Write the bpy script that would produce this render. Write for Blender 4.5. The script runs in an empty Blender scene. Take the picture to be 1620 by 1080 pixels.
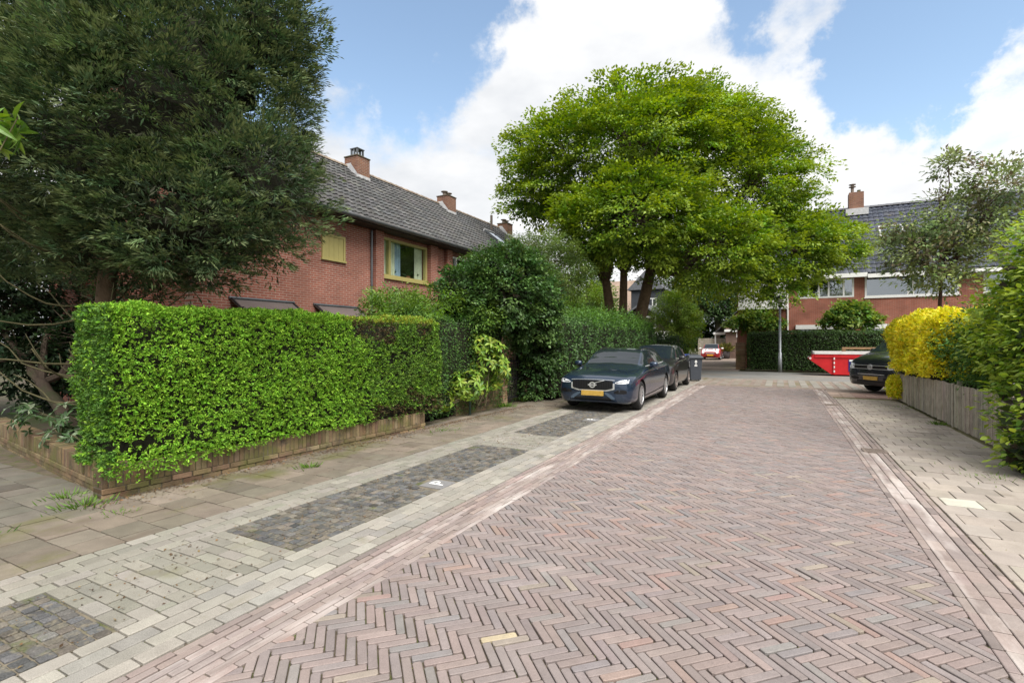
import bpy, bmesh, math, random
import numpy as np
from mathutils import Vector, Matrix
from mathutils.bvhtree import BVHTree

rng = np.random.default_rng(7)
random.seed(7)
scene = bpy.context.scene
COL = scene.collection
PI = math.pi

# ------------------------------------------------------------------ camera
H = 1.62
FOC = 800.0                       # focal length in pixels of the 1620 px wide photograph
TH = math.atan(423 / 800.0)       # the street runs along +Y, the camera looks left of it
RX, RY = math.cos(TH), math.sin(TH)
FX, FY = -math.sin(TH), math.cos(TH)
cam_d = bpy.data.cameras.new('camera')
cam_d.sensor_width = 36
cam_d.lens = 36 * FOC / 1620
cam_d.clip_start = 0.05
cam_d.clip_end = 3000
cam = bpy.data.objects.new('camera', cam_d)
COL.objects.link(cam)
cam.location = (0, 0, H)
cam.rotation_euler = (PI / 2, 0, TH)
scene.camera = cam


def at_depth(u, v, d):
    x = (u - 810) / FOC * d
    return Vector((x * RX + d * FX, x * RY + d * FY, H - (v - 540) / FOC * d))


def px(P):
    P = np.atleast_2d(np.asarray(P, float))
    d = P[:, 0] * FX + P[:, 1] * FY
    x = P[:, 0] * RX + P[:, 1] * RY
    dd = np.maximum(d, 0.05)
    return 810 + FOC * x / dd, 540 - FOC * (P[:, 2] - H) / dd, d


def view_dir(u, v):
    return (at_depth(u, v, 1.0) - Vector((0, 0, H))).normalized()


# ------------------------------------------------------------------ sky and sun
SUN_EL, SUN_AZ = math.radians(54), math.radians(128)     # azimuth clockwise from +Y
sun_dir = Vector((math.sin(SUN_AZ) * math.cos(SUN_EL), math.cos(SUN_AZ) * math.cos(SUN_EL), math.sin(SUN_EL)))
world = bpy.data.worlds.new('World')
scene.world = world
world.use_nodes = True
wn, wl = world.node_tree.nodes, world.node_tree.links
wn.clear()
w_out = wn.new('ShaderNodeOutputWorld')
w_bg = wn.new('ShaderNodeBackground')
w_bg.inputs['Strength'].default_value = 0.12
wl.new(w_bg.outputs[0], w_out.inputs[0])
sky = wn.new('ShaderNodeTexSky')
sky.sky_type = 'NISHITA'
sky.sun_disc = False
sky.sun_elevation = SUN_EL
sky.sun_rotation = SUN_AZ
sky.air_density = 1.0
sky.dust_density = 0.6
tcw = wn.new('ShaderNodeTexCoord')


def wmath(op, a, b=None, c=None, clamp=False):
    n = wn.new('ShaderNodeMath')
    n.operation = op
    n.use_clamp = clamp
    for i, v in enumerate((a, b, c)):
        if v is None:
            continue
        if isinstance(v, (int, float)):
            n.inputs[i].default_value = v
        else:
            wl.new(v, n.inputs[i])
    return n.outputs[0]


def wnoise(scale, detail, rough, sx=(1, 1, 1)):
    m = wn.new('ShaderNodeMapping')
    m.inputs['Scale'].default_value = sx
    wl.new(tcw.outputs['Generated'], m.inputs['Vector'])
    n = wn.new('ShaderNodeTexNoise')
    n.inputs['Scale'].default_value = scale
    n.inputs['Detail'].default_value = detail
    n.inputs['Roughness'].default_value = rough
    wl.new(m.outputs[0], n.inputs['Vector'])
    return n.outputs[0]


n_big = wnoise(3.0, 9, 0.58, (1, 1, 1.6))
n_fine = wnoise(7.0, 8, 0.6, (1, 1, 1.4))
cover = wmath('ADD', wmath('MULTIPLY', wmath('SUBTRACT', n_big, 0.5), 1.5), 0.72)
cover = wmath('ADD', cover, wmath('MULTIPLY', wmath('SUBTRACT', n_fine, 0.5), 0.8))
wv = wn.new('ShaderNodeTexNoise')
wv.inputs['Scale'].default_value = 4.5
wv.inputs['Detail'].default_value = 7
wv.inputs['Roughness'].default_value = 0.62
wl.new(tcw.outputs['Generated'], wv.inputs['Vector'])
wsub = wn.new('ShaderNodeVectorMath')
wsub.operation = 'SUBTRACT'
wl.new(wv.outputs['Color'], wsub.inputs[0])
wsub.inputs[1].default_value = (0.5, 0.5, 0.5)
wsc = wn.new('ShaderNodeVectorMath')
wsc.operation = 'MULTIPLY_ADD'
wl.new(wsub.outputs[0], wsc.inputs[0])
wsc.inputs[1].default_value = (0.42, 0.42, 0.42)
wl.new(tcw.outputs['Generated'], wsc.inputs[2])
warp = wsc.outputs[0]
# openings of blue between the clouds, each a soft patch of sky at its own direction
for (u, v, r, amt) in ((650, 30, 0.125, 1.0), (545, 70, 0.08, 0.6), (785, 15, 0.07, 0.6), (1420, 95, 0.075, 0.95), (1345, 40, 0.05, 0.55), (1490, 125, 0.05, 0.6),
                       (1180, -10, 0.06, 0.7), (1500, -5, 0.09, 0.75), (300, 40, 0.25, 0.6)):
    dv = view_dir(u, v)
    vd = wn.new('ShaderNodeVectorMath')
    vd.operation = 'DISTANCE'
    wl.new(warp, vd.inputs[0])
    vd.inputs[1].default_value = dv
    g = wmath('POWER', 2.718, wmath('MULTIPLY', wmath('POWER', wmath('DIVIDE', vd.outputs['Value'], r), 2.0), -1.0))
    cover = wmath('SUBTRACT', cover, wmath('MULTIPLY', g, amt))
mr = wn.new('ShaderNodeMapRange')
mr.interpolation_type = 'SMOOTHSTEP'
mr.inputs['From Min'].default_value = 0.10
mr.inputs['From Max'].default_value = 0.62
wl.new(cover, mr.inputs['Value'])
shade = wnoise(2.3, 6, 0.55, (1, 1, 2.2))
cr = wn.new('ShaderNodeValToRGB')
cr.color_ramp.elements[0].position = 0.38
cr.color_ramp.elements[0].color = (2.9, 3.0, 3.15, 1)
cr.color_ramp.elements[1].position = 0.62
cr.color_ramp.elements[1].color = (4.2, 4.2, 4.2, 1)
wl.new(shade, cr.inputs[0])
sky_gain = wn.new('ShaderNodeMix')
sky_gain.data_type = 'RGBA'
sky_gain.blend_type = 'MULTIPLY'
sky_gain.inputs['Factor'].default_value = 1
sky_gain.inputs['B'].default_value = (1.12, 1.06, 0.94, 1)
wl.new(sky.outputs[0], sky_gain.inputs['A'])
wmix = wn.new('ShaderNodeMix')
wmix.data_type = 'RGBA'
wl.new(mr.outputs[0], wmix.inputs['Factor'])
wl.new(sky_gain.outputs['Result'], wmix.inputs['A'])
wl.new(cr.outputs[0], wmix.inputs['B'])
wl.new(wmix.outputs['Result'], w_bg.inputs['Color'])

sun_l = bpy.data.lights.new('sun', 'SUN')
sun_l.energy = 2.6
sun_l.angle = math.radians(46)
sun_l.color = (1.0, 0.965, 0.91)
sun = bpy.data.objects.new('sun', sun_l)
COL.objects.link(sun)
sun.rotation_euler = sun_dir.to_track_quat('Z', 'Y').to_euler()
sun.location = (0, 0, 60)

scene.view_settings.view_transform = 'Standard'
scene.view_settings.look = 'None'
scene.view_settings.exposure = 1.18
scene.view_settings.gamma = 1
scene.view_settings.use_curve_mapping = False
scene.render.engine = 'CYCLES'
scene.cycles.use_denoising = True
scene.cycles.max_bounces = 8
scene.cycles.diffuse_bounces = 4
scene.cycles.transparent_max_bounces = 8

# ------------------------------------------------------------------ materials
MATS = {}


def surf(name, base=None, rough=0.8, noise=(3.0, 0.15), bump=None, overlays=(), spec=0.3, metallic=0.0, coat=0.0, fine=None):
    """Procedural surface. base None: the colour of each piece is read from the mesh attribute 'col'.
    noise (scale, amount) mottles the colour; overlays: (colour, (sx, sy, sz), lo, hi) stains; bump (scale, strength)."""
    if name in MATS:
        return MATS[name]
    m = bpy.data.materials.new(name)
    m.use_nodes = True
    N, L = m.node_tree.nodes, m.node_tree.links
    b = N['Principled BSDF']
    b.inputs['Roughness'].default_value = rough
    b.inputs['Specular IOR Level'].default_value = spec
    b.inputs['Metallic'].default_value = metallic
    b.inputs['Coat Weight'].default_value = coat
    b.inputs['Coat Roughness'].default_value = 0.03
    geo = N.new('ShaderNodeNewGeometry')

    def mix(fac, a, bb, kind='MIX'):
        n = N.new('ShaderNodeMix')
        n.data_type = 'RGBA'
        n.blend_type = kind
        for s, v in (('Factor', fac), ('A', a), ('B', bb)):
            if hasattr(v, 'node'):
                L.new(v, n.inputs[s])
            elif isinstance(v, (int, float)):
                n.inputs[s].default_value = v
            else:
                n.inputs[s].default_value = (*v, 1)
        return n.outputs['Result']

    def tex(scale, detail=6, vec=None):
        n = N.new('ShaderNodeTexNoise')
        n.inputs['Scale'].default_value = scale
        n.inputs['Detail'].default_value = detail
        n.inputs['Roughness'].default_value = 0.6
        if vec:
            mp = N.new('ShaderNodeMapping')
            mp.inputs['Scale'].default_value = vec
            L.new(geo.outputs['Position'], mp.inputs['Vector'])
            L.new(mp.outputs[0], n.inputs['Vector'])
        else:
            L.new(geo.outputs['Position'], n.inputs['Vector'])
        return n.outputs[0]

    if base is None:
        a = N.new('ShaderNodeAttribute')
        a.attribute_name = 'col'
        c = a.outputs['Color']
    else:
        c = base
    for sc, amt in ([noise] if noise else []) + ([fine] if fine else []):
        t = tex(sc)
        rmp = N.new('ShaderNodeMapRange')
        rmp.inputs['From Min'].default_value = 0.3
        rmp.inputs['From Max'].default_value = 0.7
        rmp.inputs['To Min'].default_value = 1 - amt
        rmp.inputs['To Max'].default_value = 1 + amt
        L.new(t, rmp.inputs['Value'])
        comb = N.new('ShaderNodeCombineColor')
        for s in ('Red', 'Green', 'Blue'):
            L.new(rmp.outputs[0], comb.inputs[s])
        c = mix(1.0, c, comb.outputs[0], 'MULTIPLY')
    for oc, vec, lo, hi in overlays:
        t = tex(1.0, 8, vec)
        rmp = N.new('ShaderNodeMapRange')
        rmp.inputs['From Min'].default_value = lo
        rmp.inputs['From Max'].default_value = hi
        rmp.inputs['To Max'].default_value = 0.85
        L.new(t, rmp.inputs['Value'])
        c = mix(rmp.outputs[0], c, oc)
    if hasattr(c, 'node'):
        L.new(c, b.inputs['Base Color'])
    else:
        b.inputs['Base Color'].default_value = (*c, 1)
    if bump:
        bn = N.new('ShaderNodeBump')
        bn.inputs['Strength'].default_value = bump[1]
        bn.inputs['Distance'].default_value = 0.01
        L.new(tex(bump[0]), bn.inputs['Height'])
        L.new(bn.outputs[0], b.inputs['Normal'])
    MATS[name] = m
    return m


def leafmat(name, rough=0.5, trans=0.3, spec=0.35):
    m = bpy.data.materials.new(name)
    m.use_nodes = True
    N, L = m.node_tree.nodes, m.node_tree.links
    b = N['Principled BSDF']
    b.inputs['Roughness'].default_value = rough
    b.inputs['Specular IOR Level'].default_value = spec
    a = N.new('ShaderNodeAttribute')
    a.attribute_name = 'col'
    L.new(a.outputs['Color'], b.inputs['Base Color'])
    t = N.new('ShaderNodeBsdfTranslucent')
    hs = N.new('ShaderNodeHueSaturation')
    hs.inputs['Saturation'].default_value = 1.15
    hs.inputs['Value'].default_value = 1.3
    hs.inputs['Hue'].default_value = 0.485
    L.new(a.outputs['Color'], hs.inputs['Color'])
    L.new(hs.outputs[0], t.inputs['Color'])
    mx = N.new('ShaderNodeMixShader')
    mx.inputs[0].default_value = trans
    L.new(b.outputs[0], mx.inputs[1])
    L.new(t.outputs[0], mx.inputs[2])
    L.new(mx.outputs[0], N['Material Output'].inputs['Surface'])
    return m


def brickmat(name, axis, cols, mortar=(0.33, 0.27, 0.22), scale=1.0, stain=None):
    """Brickwork too far away to pick apart: colour and fine relief. axis 'y' for walls along Y, 'x' along X."""
    m = bpy.data.materials.new(name)
    m.use_nodes = True
    N, L = m.node_tree.nodes, m.node_tree.links
    b = N['Principled BSDF']
    b.inputs['Roughness'].default_value = 0.85
    b.inputs['Specular IOR Level'].default_value = 0.2
    geo = N.new('ShaderNodeNewGeometry')
    sp = N.new('ShaderNodeSeparateXYZ')
    L.new(geo.outputs['Position'], sp.inputs[0])
    cb = N.new('ShaderNodeCombineXYZ')
    if axis == 'xy':
        ad = N.new('ShaderNodeMath')
        L.new(sp.outputs['X'], ad.inputs[0])
        L.new(sp.outputs['Y'], ad.inputs[1])
        L.new(ad.outputs[0], cb.inputs['X'])
    else:
        L.new(sp.outputs['Y' if axis == 'y' else 'X'], cb.inputs['X'])
    L.new(sp.outputs['Z'], cb.inputs['Y'])
    br = N.new('ShaderNodeTexBrick')
    br.inputs['Scale'].default_value = 1
    br.inputs['Brick Width'].default_value = 0.22 * scale
    br.inputs['Row Height'].default_value = 0.0625 * scale
    br.inputs['Mortar Size'].default_value = 0.009 * scale
    br.inputs['Mortar Smooth'].default_value = 0.2
    br.inputs['Bias'].default_value = 0.0
    br.inputs['Color1'].default_value = (*cols[0], 1)
    br.inputs['Color2'].default_value = (*cols[1], 1)
    br.inputs['Mortar'].default_value = (*mortar, 1)
    L.new(cb.outputs[0], br.inputs['Vector'])
    ns = N.new('ShaderNodeTexNoise')
    ns.inputs['Scale'].default_value = 1.6
    ns.inputs['Detail'].default_value = 8
    L.new(geo.outputs['Position'], ns.inputs['Vector'])
    mr_ = N.new('ShaderNodeMapRange')
    mr_.inputs['From Min'].default_value = 0.3
    mr_.inputs['From Max'].default_value = 0.7
    mr_.inputs['To Min'].default_value = 0.78
    mr_.inputs['To Max'].default_value = 1.2
    L.new(ns.outputs[0], mr_.inputs['Value'])
    mx = N.new('ShaderNodeMix')
    mx.data_type = 'RGBA'
    mx.blend_type = 'MULTIPLY'
    mx.inputs['Factor'].default_value = 1
    cc = N.new('ShaderNodeCombineColor')
    for s in ('Red', 'Green', 'Blue'):
        L.new(mr_.outputs[0], cc.inputs[s])
    L.new(br.outputs['Color'], mx.inputs['A'])
    L.new(cc.outputs[0], mx.inputs['B'])
    out = mx.outputs['Result']
    if stain:
        n2 = N.new('ShaderNodeTexNoise')
        n2.inputs['Scale'].default_value = 0.9
        n2.inputs['Detail'].default_value = 9
        n2.inputs['Roughness'].default_value = 0.7
        L.new(geo.outputs['Position'], n2.inputs['Vector'])
        m2 = N.new('ShaderNodeMapRange')
        m2.inputs['From Min'].default_value = 0.52
        m2.inputs['From Max'].default_value = 0.72
        m2.inputs['To Max'].default_value = 0.55
        L.new(n2.outputs[0], m2.inputs['Value'])
        mm = N.new('ShaderNodeMix')
        mm.data_type = 'RGBA'
        L.new(m2.outputs[0], mm.inputs['Factor'])
        L.new(out, mm.inputs['A'])
        mm.inputs['B'].default_value = (*stain, 1)
        out = mm.outputs['Result']
    L.new(out, b.inputs['Base Color'])
    bn = N.new('ShaderNodeBump')
    bn.inputs['Strength'].default_value = 0.6
    bn.inputs['Distance'].default_value = 0.006
    bn.invert = True
    L.new(br.outputs['Fac'], bn.inputs['Height'])
    L.new(bn.outputs[0], b.inputs['Normal'])
    return m


def glassmat(name, tint=(0.6, 0.68, 0.66), see=0.55):
    """A pane: part mirror, part see-through."""
    m = bpy.data.materials.new(name)
    m.use_nodes = True
    N, L = m.node_tree.nodes, m.node_tree.links
    N.remove(N['Principled BSDF'])
    tr = N.new('ShaderNodeBsdfTransparent')
    tr.inputs[0].default_value = (*tint, 1)
    gl = N.new('ShaderNodeBsdfGlossy')
    gl.inputs['Roughness'].default_value = 0.015
    gl.inputs['Color'].default_value = (0.9, 0.95, 1, 1)
    lw = N.new('ShaderNodeLayerWeight')
    lw.inputs['Blend'].default_value = 0.5
    fr = N.new('ShaderNodeMath')
    fr.operation = 'POWER'
    fr.inputs[1].default_value = 3.5
    L.new(lw.outputs['Facing'], fr.inputs[0])
    ad = N.new('ShaderNodeMath')
    ad.operation = 'ADD'
    ad.use_clamp = True
    ad.inputs[1].default_value = 0.55 - see * 0.5
    L.new(fr.outputs[0], ad.inputs[0])
    mx = N.new('ShaderNodeMixShader')
    L.new(ad.outputs[0], mx.inputs[0])
    L.new(tr.outputs[0], mx.inputs[1])
    L.new(gl.outputs[0], mx.inputs[2])
    L.new(mx.outputs[0], N['Material Output'].inputs['Surface'])
    return m


# ------------------------------------------------------------------ mesh helpers
def set_col(me, col, nv):
    at = me.attributes.new('col', 'FLOAT_COLOR', 'POINT')
    c = np.ones((nv, 4), np.float32)
    c[:, :3] = col
    at.data.foreach_set('color', c.ravel())


def mesh_np(name, V, F, mat, parent=None, col=None, smooth=False):
    """V (n,3), F (m,k) uniform polygons -> linked object."""
    V = np.asarray(V, np.float32)
    F = np.asarray(F, np.int32)
    me = bpy.data.meshes.new(name)
    k = F.shape[1]
    me.vertices.add(len(V))
    me.vertices.foreach_set('co', V.ravel())
    me.loops.add(F.size)
    me.loops.foreach_set('vertex_index', F.ravel())
    me.polygons.add(len(F))
    me.polygons.foreach_set('loop_start', np.arange(0, F.size, k, dtype=np.int32))
    if smooth:
        me.polygons.foreach_set('use_smooth', np.ones(len(F), bool))
    me.update(calc_edges=True)
    if col is not None:
        set_col(me, col, len(V))
    if mat:
        me.materials.append(mat)
    o = bpy.data.objects.new(name, me)
    COL.objects.link(o)
    o.parent = parent
    return o


class MB:
    """Collects shapes and links them as one mesh object."""

    def __init__(self):
        self.V, self.F, self.C = [], [], []

    def add(self, V, F, col=None):
        o = len(self.V)
        self.V += [tuple(v) for v in V]
        self.F += [tuple(i + o for i in f) for f in F]
        self.C += [col if col is not None else (1, 1, 1)] * len(V)
        return self

    def box(self, x0, x1, y0, y1, z0, z1, col=None):
        V = [(x, y, z) for z in (z0, z1) for x, y in ((x0, y0), (x1, y0), (x1, y1), (x0, y1))]
        F = [(3, 2, 1, 0), (4, 5, 6, 7), (0, 1, 5, 4), (1, 2, 6, 5), (2, 3, 7, 6), (3, 0, 4, 7)]
        return self.add(V, F, col)

    def bbox(self, x0, x1, y0, y1, z0, z1, c=0.01, col=None):
        """box with chamfered edges"""
        bm = bmesh.new()
        bmesh.ops.create_cube(bm, size=1)
        for v in bm.verts:
            v.co = ((x0 + x1) / 2 + v.co.x * (x1 - x0), (y0 + y1) / 2 + v.co.y * (y1 - y0), (z0 + z1) / 2 + v.co.z * (z1 - z0))
        bmesh.ops.bevel(bm, geom=list(bm.edges), offset=c, segments=1, affect='EDGES')
        bm.verts.index_update()
        self.add([v.co[:] for v in bm.verts], [[v.index for v in f.verts] for f in bm.faces], col)
        bm.free()
        return self

    def prism(self, poly, z0, z1, c=0.0, col=None, top_shift=None):
        """convex polygon (ccw) prism with chamfered top, no bottom"""
        n = len(poly)
        P = [Vector((p[0], p[1])) for p in poly]
        V = [(p.x, p.y, z0) for p in P]
        F = []
        V += [(p.x, p.y, z1 - c * 0.7) for p in P]
        F += [(i, (i + 1) % n, n + (i + 1) % n, n + i) for i in range(n)]
        if c > 0:
            T = []
            for i in range(n):
                a, b, d = P[i - 1], P[i], P[(i + 1) % n]
                e1, e2 = (b - a).normalized(), (d - b).normalized()
                n1, n2 = Vector((-e1.y, e1.x)), Vector((-e2.y, e2.x))
                q = b + (n1 + n2) / max(0.3, 1 + n1.dot(n2)) * c
                T.append((q.x, q.y, z1))
            V += T
            F += [(n + i, n + (i + 1) % n, 2 * n + (i + 1) % n, 2 * n + i) for i in range(n)]
            F.append(tuple(range(2 * n, 3 * n)))
        else:
            F.append(tuple(range(n, 2 * n)))
        return self.add(V, F, col)

    def tube(self, pts, radii, n=8, cap=True, col=None):
        pts = [Vector(p) for p in pts]
        V, F = [], []
        ref = Vector((0, 0, 1)) if abs((pts[-1] - pts[0]).normalized().z) < 0.9 else Vector((1, 0, 0))
        for i, p in enumerate(pts):
            t = (pts[min(i + 1, len(pts) - 1)] - pts[max(i - 1, 0)]).normalized()
            a = t.cross(ref).normalized()
            b = t.cross(a)
            for k in range(n):
                an = 2 * PI * k / n
                V.append(p + (a * math.cos(an) + b * math.sin(an)) * radii[i])
        for i in range(len(pts) - 1):
            for k in range(n):
                k2 = (k + 1) % n
                F.append((i * n + k, i * n + k2, (i + 1) * n + k2, (i + 1) * n + k))
        if cap:
            F.append(tuple(range(n - 1, -1, -1)))
            F.append(tuple((len(pts) - 1) * n + k for k in range(n)))
        return self.add(V, F, col)

    def lathe(self, prof, n=24, axis='z', loc=(0, 0, 0), col=None):
        V, F = [], []
        for r, h in prof:
            for k in range(n):
                a = 2 * PI * k / n
                c, s = r * math.cos(a), r * math.sin(a)
                p = {'z': (c, s, h), 'x': (h, c, s), 'y': (c, h, s)}[axis]
                V.append((p[0] + loc[0], p[1] + loc[1], p[2] + loc[2]))
        for i in range(len(prof) - 1):
            for k in range(n):
                k2 = (k + 1) % n
                F.append((i * n + k, i * n + k2, (i + 1) * n + k2, (i + 1) * n + k))
        return self.add(V, F, col)

    def quad(self, a, b, c, d, col=None):
        return self.add([a, b, c, d], [(0, 1, 2, 3)], col)

    def build(self, name, mat, parent=None, smooth=False, use_col=False):
        me = bpy.data.meshes.new(name)
        me.from_pydata(self.V, [], self.F)
        if use_col:
            set_col(me, np.array(self.C, np.float32), len(self.V))
        if smooth:
            me.polygons.foreach_set('use_smooth', np.ones(len(me.polygons), bool))
        if mat:
            me.materials.append(mat)
        me.update()
        o = bpy.data.objects.new(name, me)
        COL.objects.link(o)
        o.parent = parent
        return o


def tag(o, label, cat, group=None):
    o['label'] = label
    o['category'] = cat
    if group:
        o['group'] = group
    return o


def struct(o):
    o['kind'] = 'structure'
    return o


def stuff(o):
    o['kind'] = 'stuff'
    return o


def thing(name, label, cat, loc=(0, 0, 0), rz=0.0, group=None):
    o = bpy.data.objects.new(name, None)
    COL.objects.link(o)
    o.location = loc
    o.rotation_euler = (0, 0, rz)
    o.empty_display_size = 0.2
    return tag(o, label, cat, group)


def world_of(o, p):
    m = Matrix.Translation(o.location) @ o.rotation_euler.to_matrix().to_4x4() if o else Matrix.Identity(4)
    return m @ Vector(p)


def pieces(parent, name, stuff_name, items, mat, cap=300, xf=None):
    """items: list of (MB, centre). The pieces that show largest become objects of their own, the rest one stuff part."""
    C = np.array([it[1] for it in items], float)
    if xf is not None:
        C = np.array([xf @ Vector(c) for c in C])
    u, v, d = px(C)
    vis = (d > 0.3) & (u > -60) & (u < 1680) & (v > -60) & (v < 1140)
    order = np.argsort(np.where(vis, d, 1e6 + np.abs(d)))
    pick = set(int(i) for i in order[:cap] if vis[i])
    rest = MB()
    for i, (mb, c) in enumerate(items):
        if i in pick:
            mb.build(name, mat, parent, use_col=True)
        else:
            o = len(rest.V)
            rest.V += mb.V
            rest.F += [tuple(k + o for k in f) for f in mb.F]
            rest.C += mb.C
    if rest.V:
        stuff(rest.build(stuff_name, mat, parent, use_col=True))


def jit(c, a=0.1, b=0.012):
    k = 1 + random.gauss(0, a)
    return tuple(max(0.004, x * k * (1 + random.gauss(0, b))) for x in c)
# ================================================================== SETTING: ground and paving
M_ground = surf('soil', (0.075, 0.06, 0.04), 0.95, (1.5, 0.3), (40, 0.6), overlays=[((0.05, 0.075, 0.02), (0.7, 0.7, 0.7), 0.45, 0.6)])
M_bed = surf('joint_sand', (0.12, 0.097, 0.07), 0.95, (6, 0.3), (120, 0.5), overlays=[((0.085, 0.10, 0.025), (9, 9, 9), 0.5, 0.62)])
M_brick = surf('street_brick', None, 0.75, (11, 0.10), (90, 0.35), fine=(160, 0.16), overlays=[((0.33, 0.275, 0.255), (1.1, 1.1, 1), 0.56, 0.85), ((0.20, 0.165, 0.15), (1.7, 0.16, 1), 0.5, 0.85), ((0.15, 0.13, 0.115), (0.9, 0.7, 1), 0.64, 0.80)])
M_gutter = surf('gutter_brick', None, 0.75, (11, 0.10), (90, 0.35), fine=(160, 0.14), overlays=[((0.52, 0.47, 0.44), (4.5, 0.8, 1), 0.47, 0.67)])
M_grey = surf('grey_paving_stone', None, 0.8, (7, 0.10), (110, 0.5), fine=(220, 0.28), overlays=[((0.17, 0.16, 0.09), (2.2, 2.2, 2), 0.6, 0.8)])
M_sett = surf('dark_sett', None, 0.75, (9, 0.2), (70, 0.9), fine=(120, 0.35), overlays=[((0.20, 0.175, 0.13), (13, 13, 9), 0.55, 0.66), ((0.10, 0.12, 0.03), (3, 3, 3), 0.62, 0.72)])
M_slab = surf('concrete_slab', None, 0.85, (5, 0.16), (120, 0.5), fine=(200, 0.2), overlays=[((0.115, 0.115, 0.035), (1.5, 1.1, 1), 0.53, 0.70), ((0.13, 0.10, 0.075), (2.3, 1.6, 1), 0.54, 0.72)])
M_slab_r = surf('concrete_slab_clean', None, 0.85, (5, 0.12), (120, 0.5), fine=(200, 0.18), overlays=[((0.16, 0.13, 0.09), (1.3, 1.0, 1), 0.6, 0.8)])
M_asphalt = surf('grey_asphalt', (0.20, 0.195, 0.185), 0.9, (0.7, 0.16), (60, 0.3), fine=(3.0, 0.12), overlays=[((0.25, 0.21, 0.17), (0.35, 0.5, 1), 0.5, 0.7)])
M_farbrick = surf('far_paving', (0.235, 0.185, 0.155), 0.9, (0.8, 0.15), (30, 0.4), fine=(9.0, 0.2), overlays=[((0.13, 0.125, 0.05), (0.5, 0.35, 1), 0.52, 0.68)])
M_strip = surf('crossing_block', None, 0.85, (4, 0.15), (90, 0.3), overlays=[((0.13, 0.12, 0.06), (1.2, 1.2, 1), 0.56, 0.72)])


def sheet(name, x0, x1, y0, y1, z, mat, parent=None):
    return MB().quad((x0, y0, z), (x1, y0, z), (x1, y1, z), (x0, y1, z)).build(name, mat, parent)


ground = struct(sheet('ground', -900, 900, -600, 1400, -0.06, M_ground))
XL_RED, XL_HB, XR_HB, XR_EDGE = -2.82, -2.39, 0.99, 1.385
Y_END = 20.0
road = struct(sheet('road', XL_RED, XR_EDGE, -2.5, Y_END, -0.018, M_bed))
parking = struct(sheet('parking_strip', -4.68, XL_RED, -2.5, 23.0, -0.017, M_bed))
pave_l = struct(sheet('pavement_left', -6.35, -4.68, -2.5, 24.0, -0.019, M_bed))
side_path = struct(sheet('side_path', -14, -6.35, -2.5, 3.45, -0.021, M_bed))
pave_r = struct(sheet('pavement_right', XR_EDGE, 3.0, -2.5, 17.6, -0.019, surf('mossy_joint', (0.17, 0.155, 0.075), 0.95, (6, 0.3), (120, 0.5))))


def clip(poly, lo, hi, ax):
    for lim, sgn in ((lo, 1), (hi, -1)):
        out = []
        for i in range(len(poly)):
            a, b = poly[i], poly[(i + 1) % len(poly)]
            ia, ib = sgn * (a[ax] - lim) >= 0, sgn * (b[ax] - lim) >= 0
            if ia:
                out.append(a)
            if ia != ib:
                t = (lim - a[ax]) / (b[ax] - a[ax])
                out.append((a[0] + t * (b[0] - a[0]), a[1] + t * (b[1] - a[1])))
        poly = out
        if len(poly) < 3:
            return []
    return poly


def area(p):
    return 0.5 * sum(p[i][0] * p[(i + 1) % len(p)][1] - p[(i + 1) % len(p)][0] * p[i][1] for i in range(len(p)))


def rect(cx, cy, lx, ly, a=0.0, worn=0.0):
    """rectangle outline ccw; worn > 0 knocks the corners off"""
    if worn > 0:
        pts = []
        for sx, sy, k in ((-1, -1, 0), (1, -1, 1), (1, 1, 0), (-1, 1, 1)):
            w1, w2 = worn * random.uniform(0.5, 1.6), worn * random.uniform(0.5, 1.6)
            p1 = (sx * lx / 2, sy * (ly / 2 - w1))
            p2 = (sx * (lx / 2 - w2), sy * ly / 2)
            pts += [p1, p2] if k == 0 else [p2, p1]
        # order: make ccw
        pts.sort(key=lambda q: math.atan2(q[1] / ly, q[0] / lx))
    else:
        pts = [(-lx / 2, -ly / 2), (lx / 2, -ly / 2), (lx / 2, ly / 2), (-lx / 2, ly / 2)]
    c, s = math.cos(a), math.sin(a)
    return [(cx + x * c - y * s, cy + x * s + y * c) for x, y in pts]


BR = [(0.228, 0.188, 0.178), (0.238, 0.193, 0.18), (0.215, 0.181, 0.174), (0.243, 0.193, 0.178), (0.222, 0.189, 0.181)]


def brick_col():
    r = random.random()
    if r < 0.045:
        return jit((0.262, 0.188, 0.165), 0.06)
    if r < 0.12:
        return jit((0.207, 0.188, 0.183), 0.05)
    if r < 0.14:
        return jit((0.27, 0.228, 0.19), 0.06)
    return jit(random.choice(BR), 0.065, 0.007)


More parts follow.
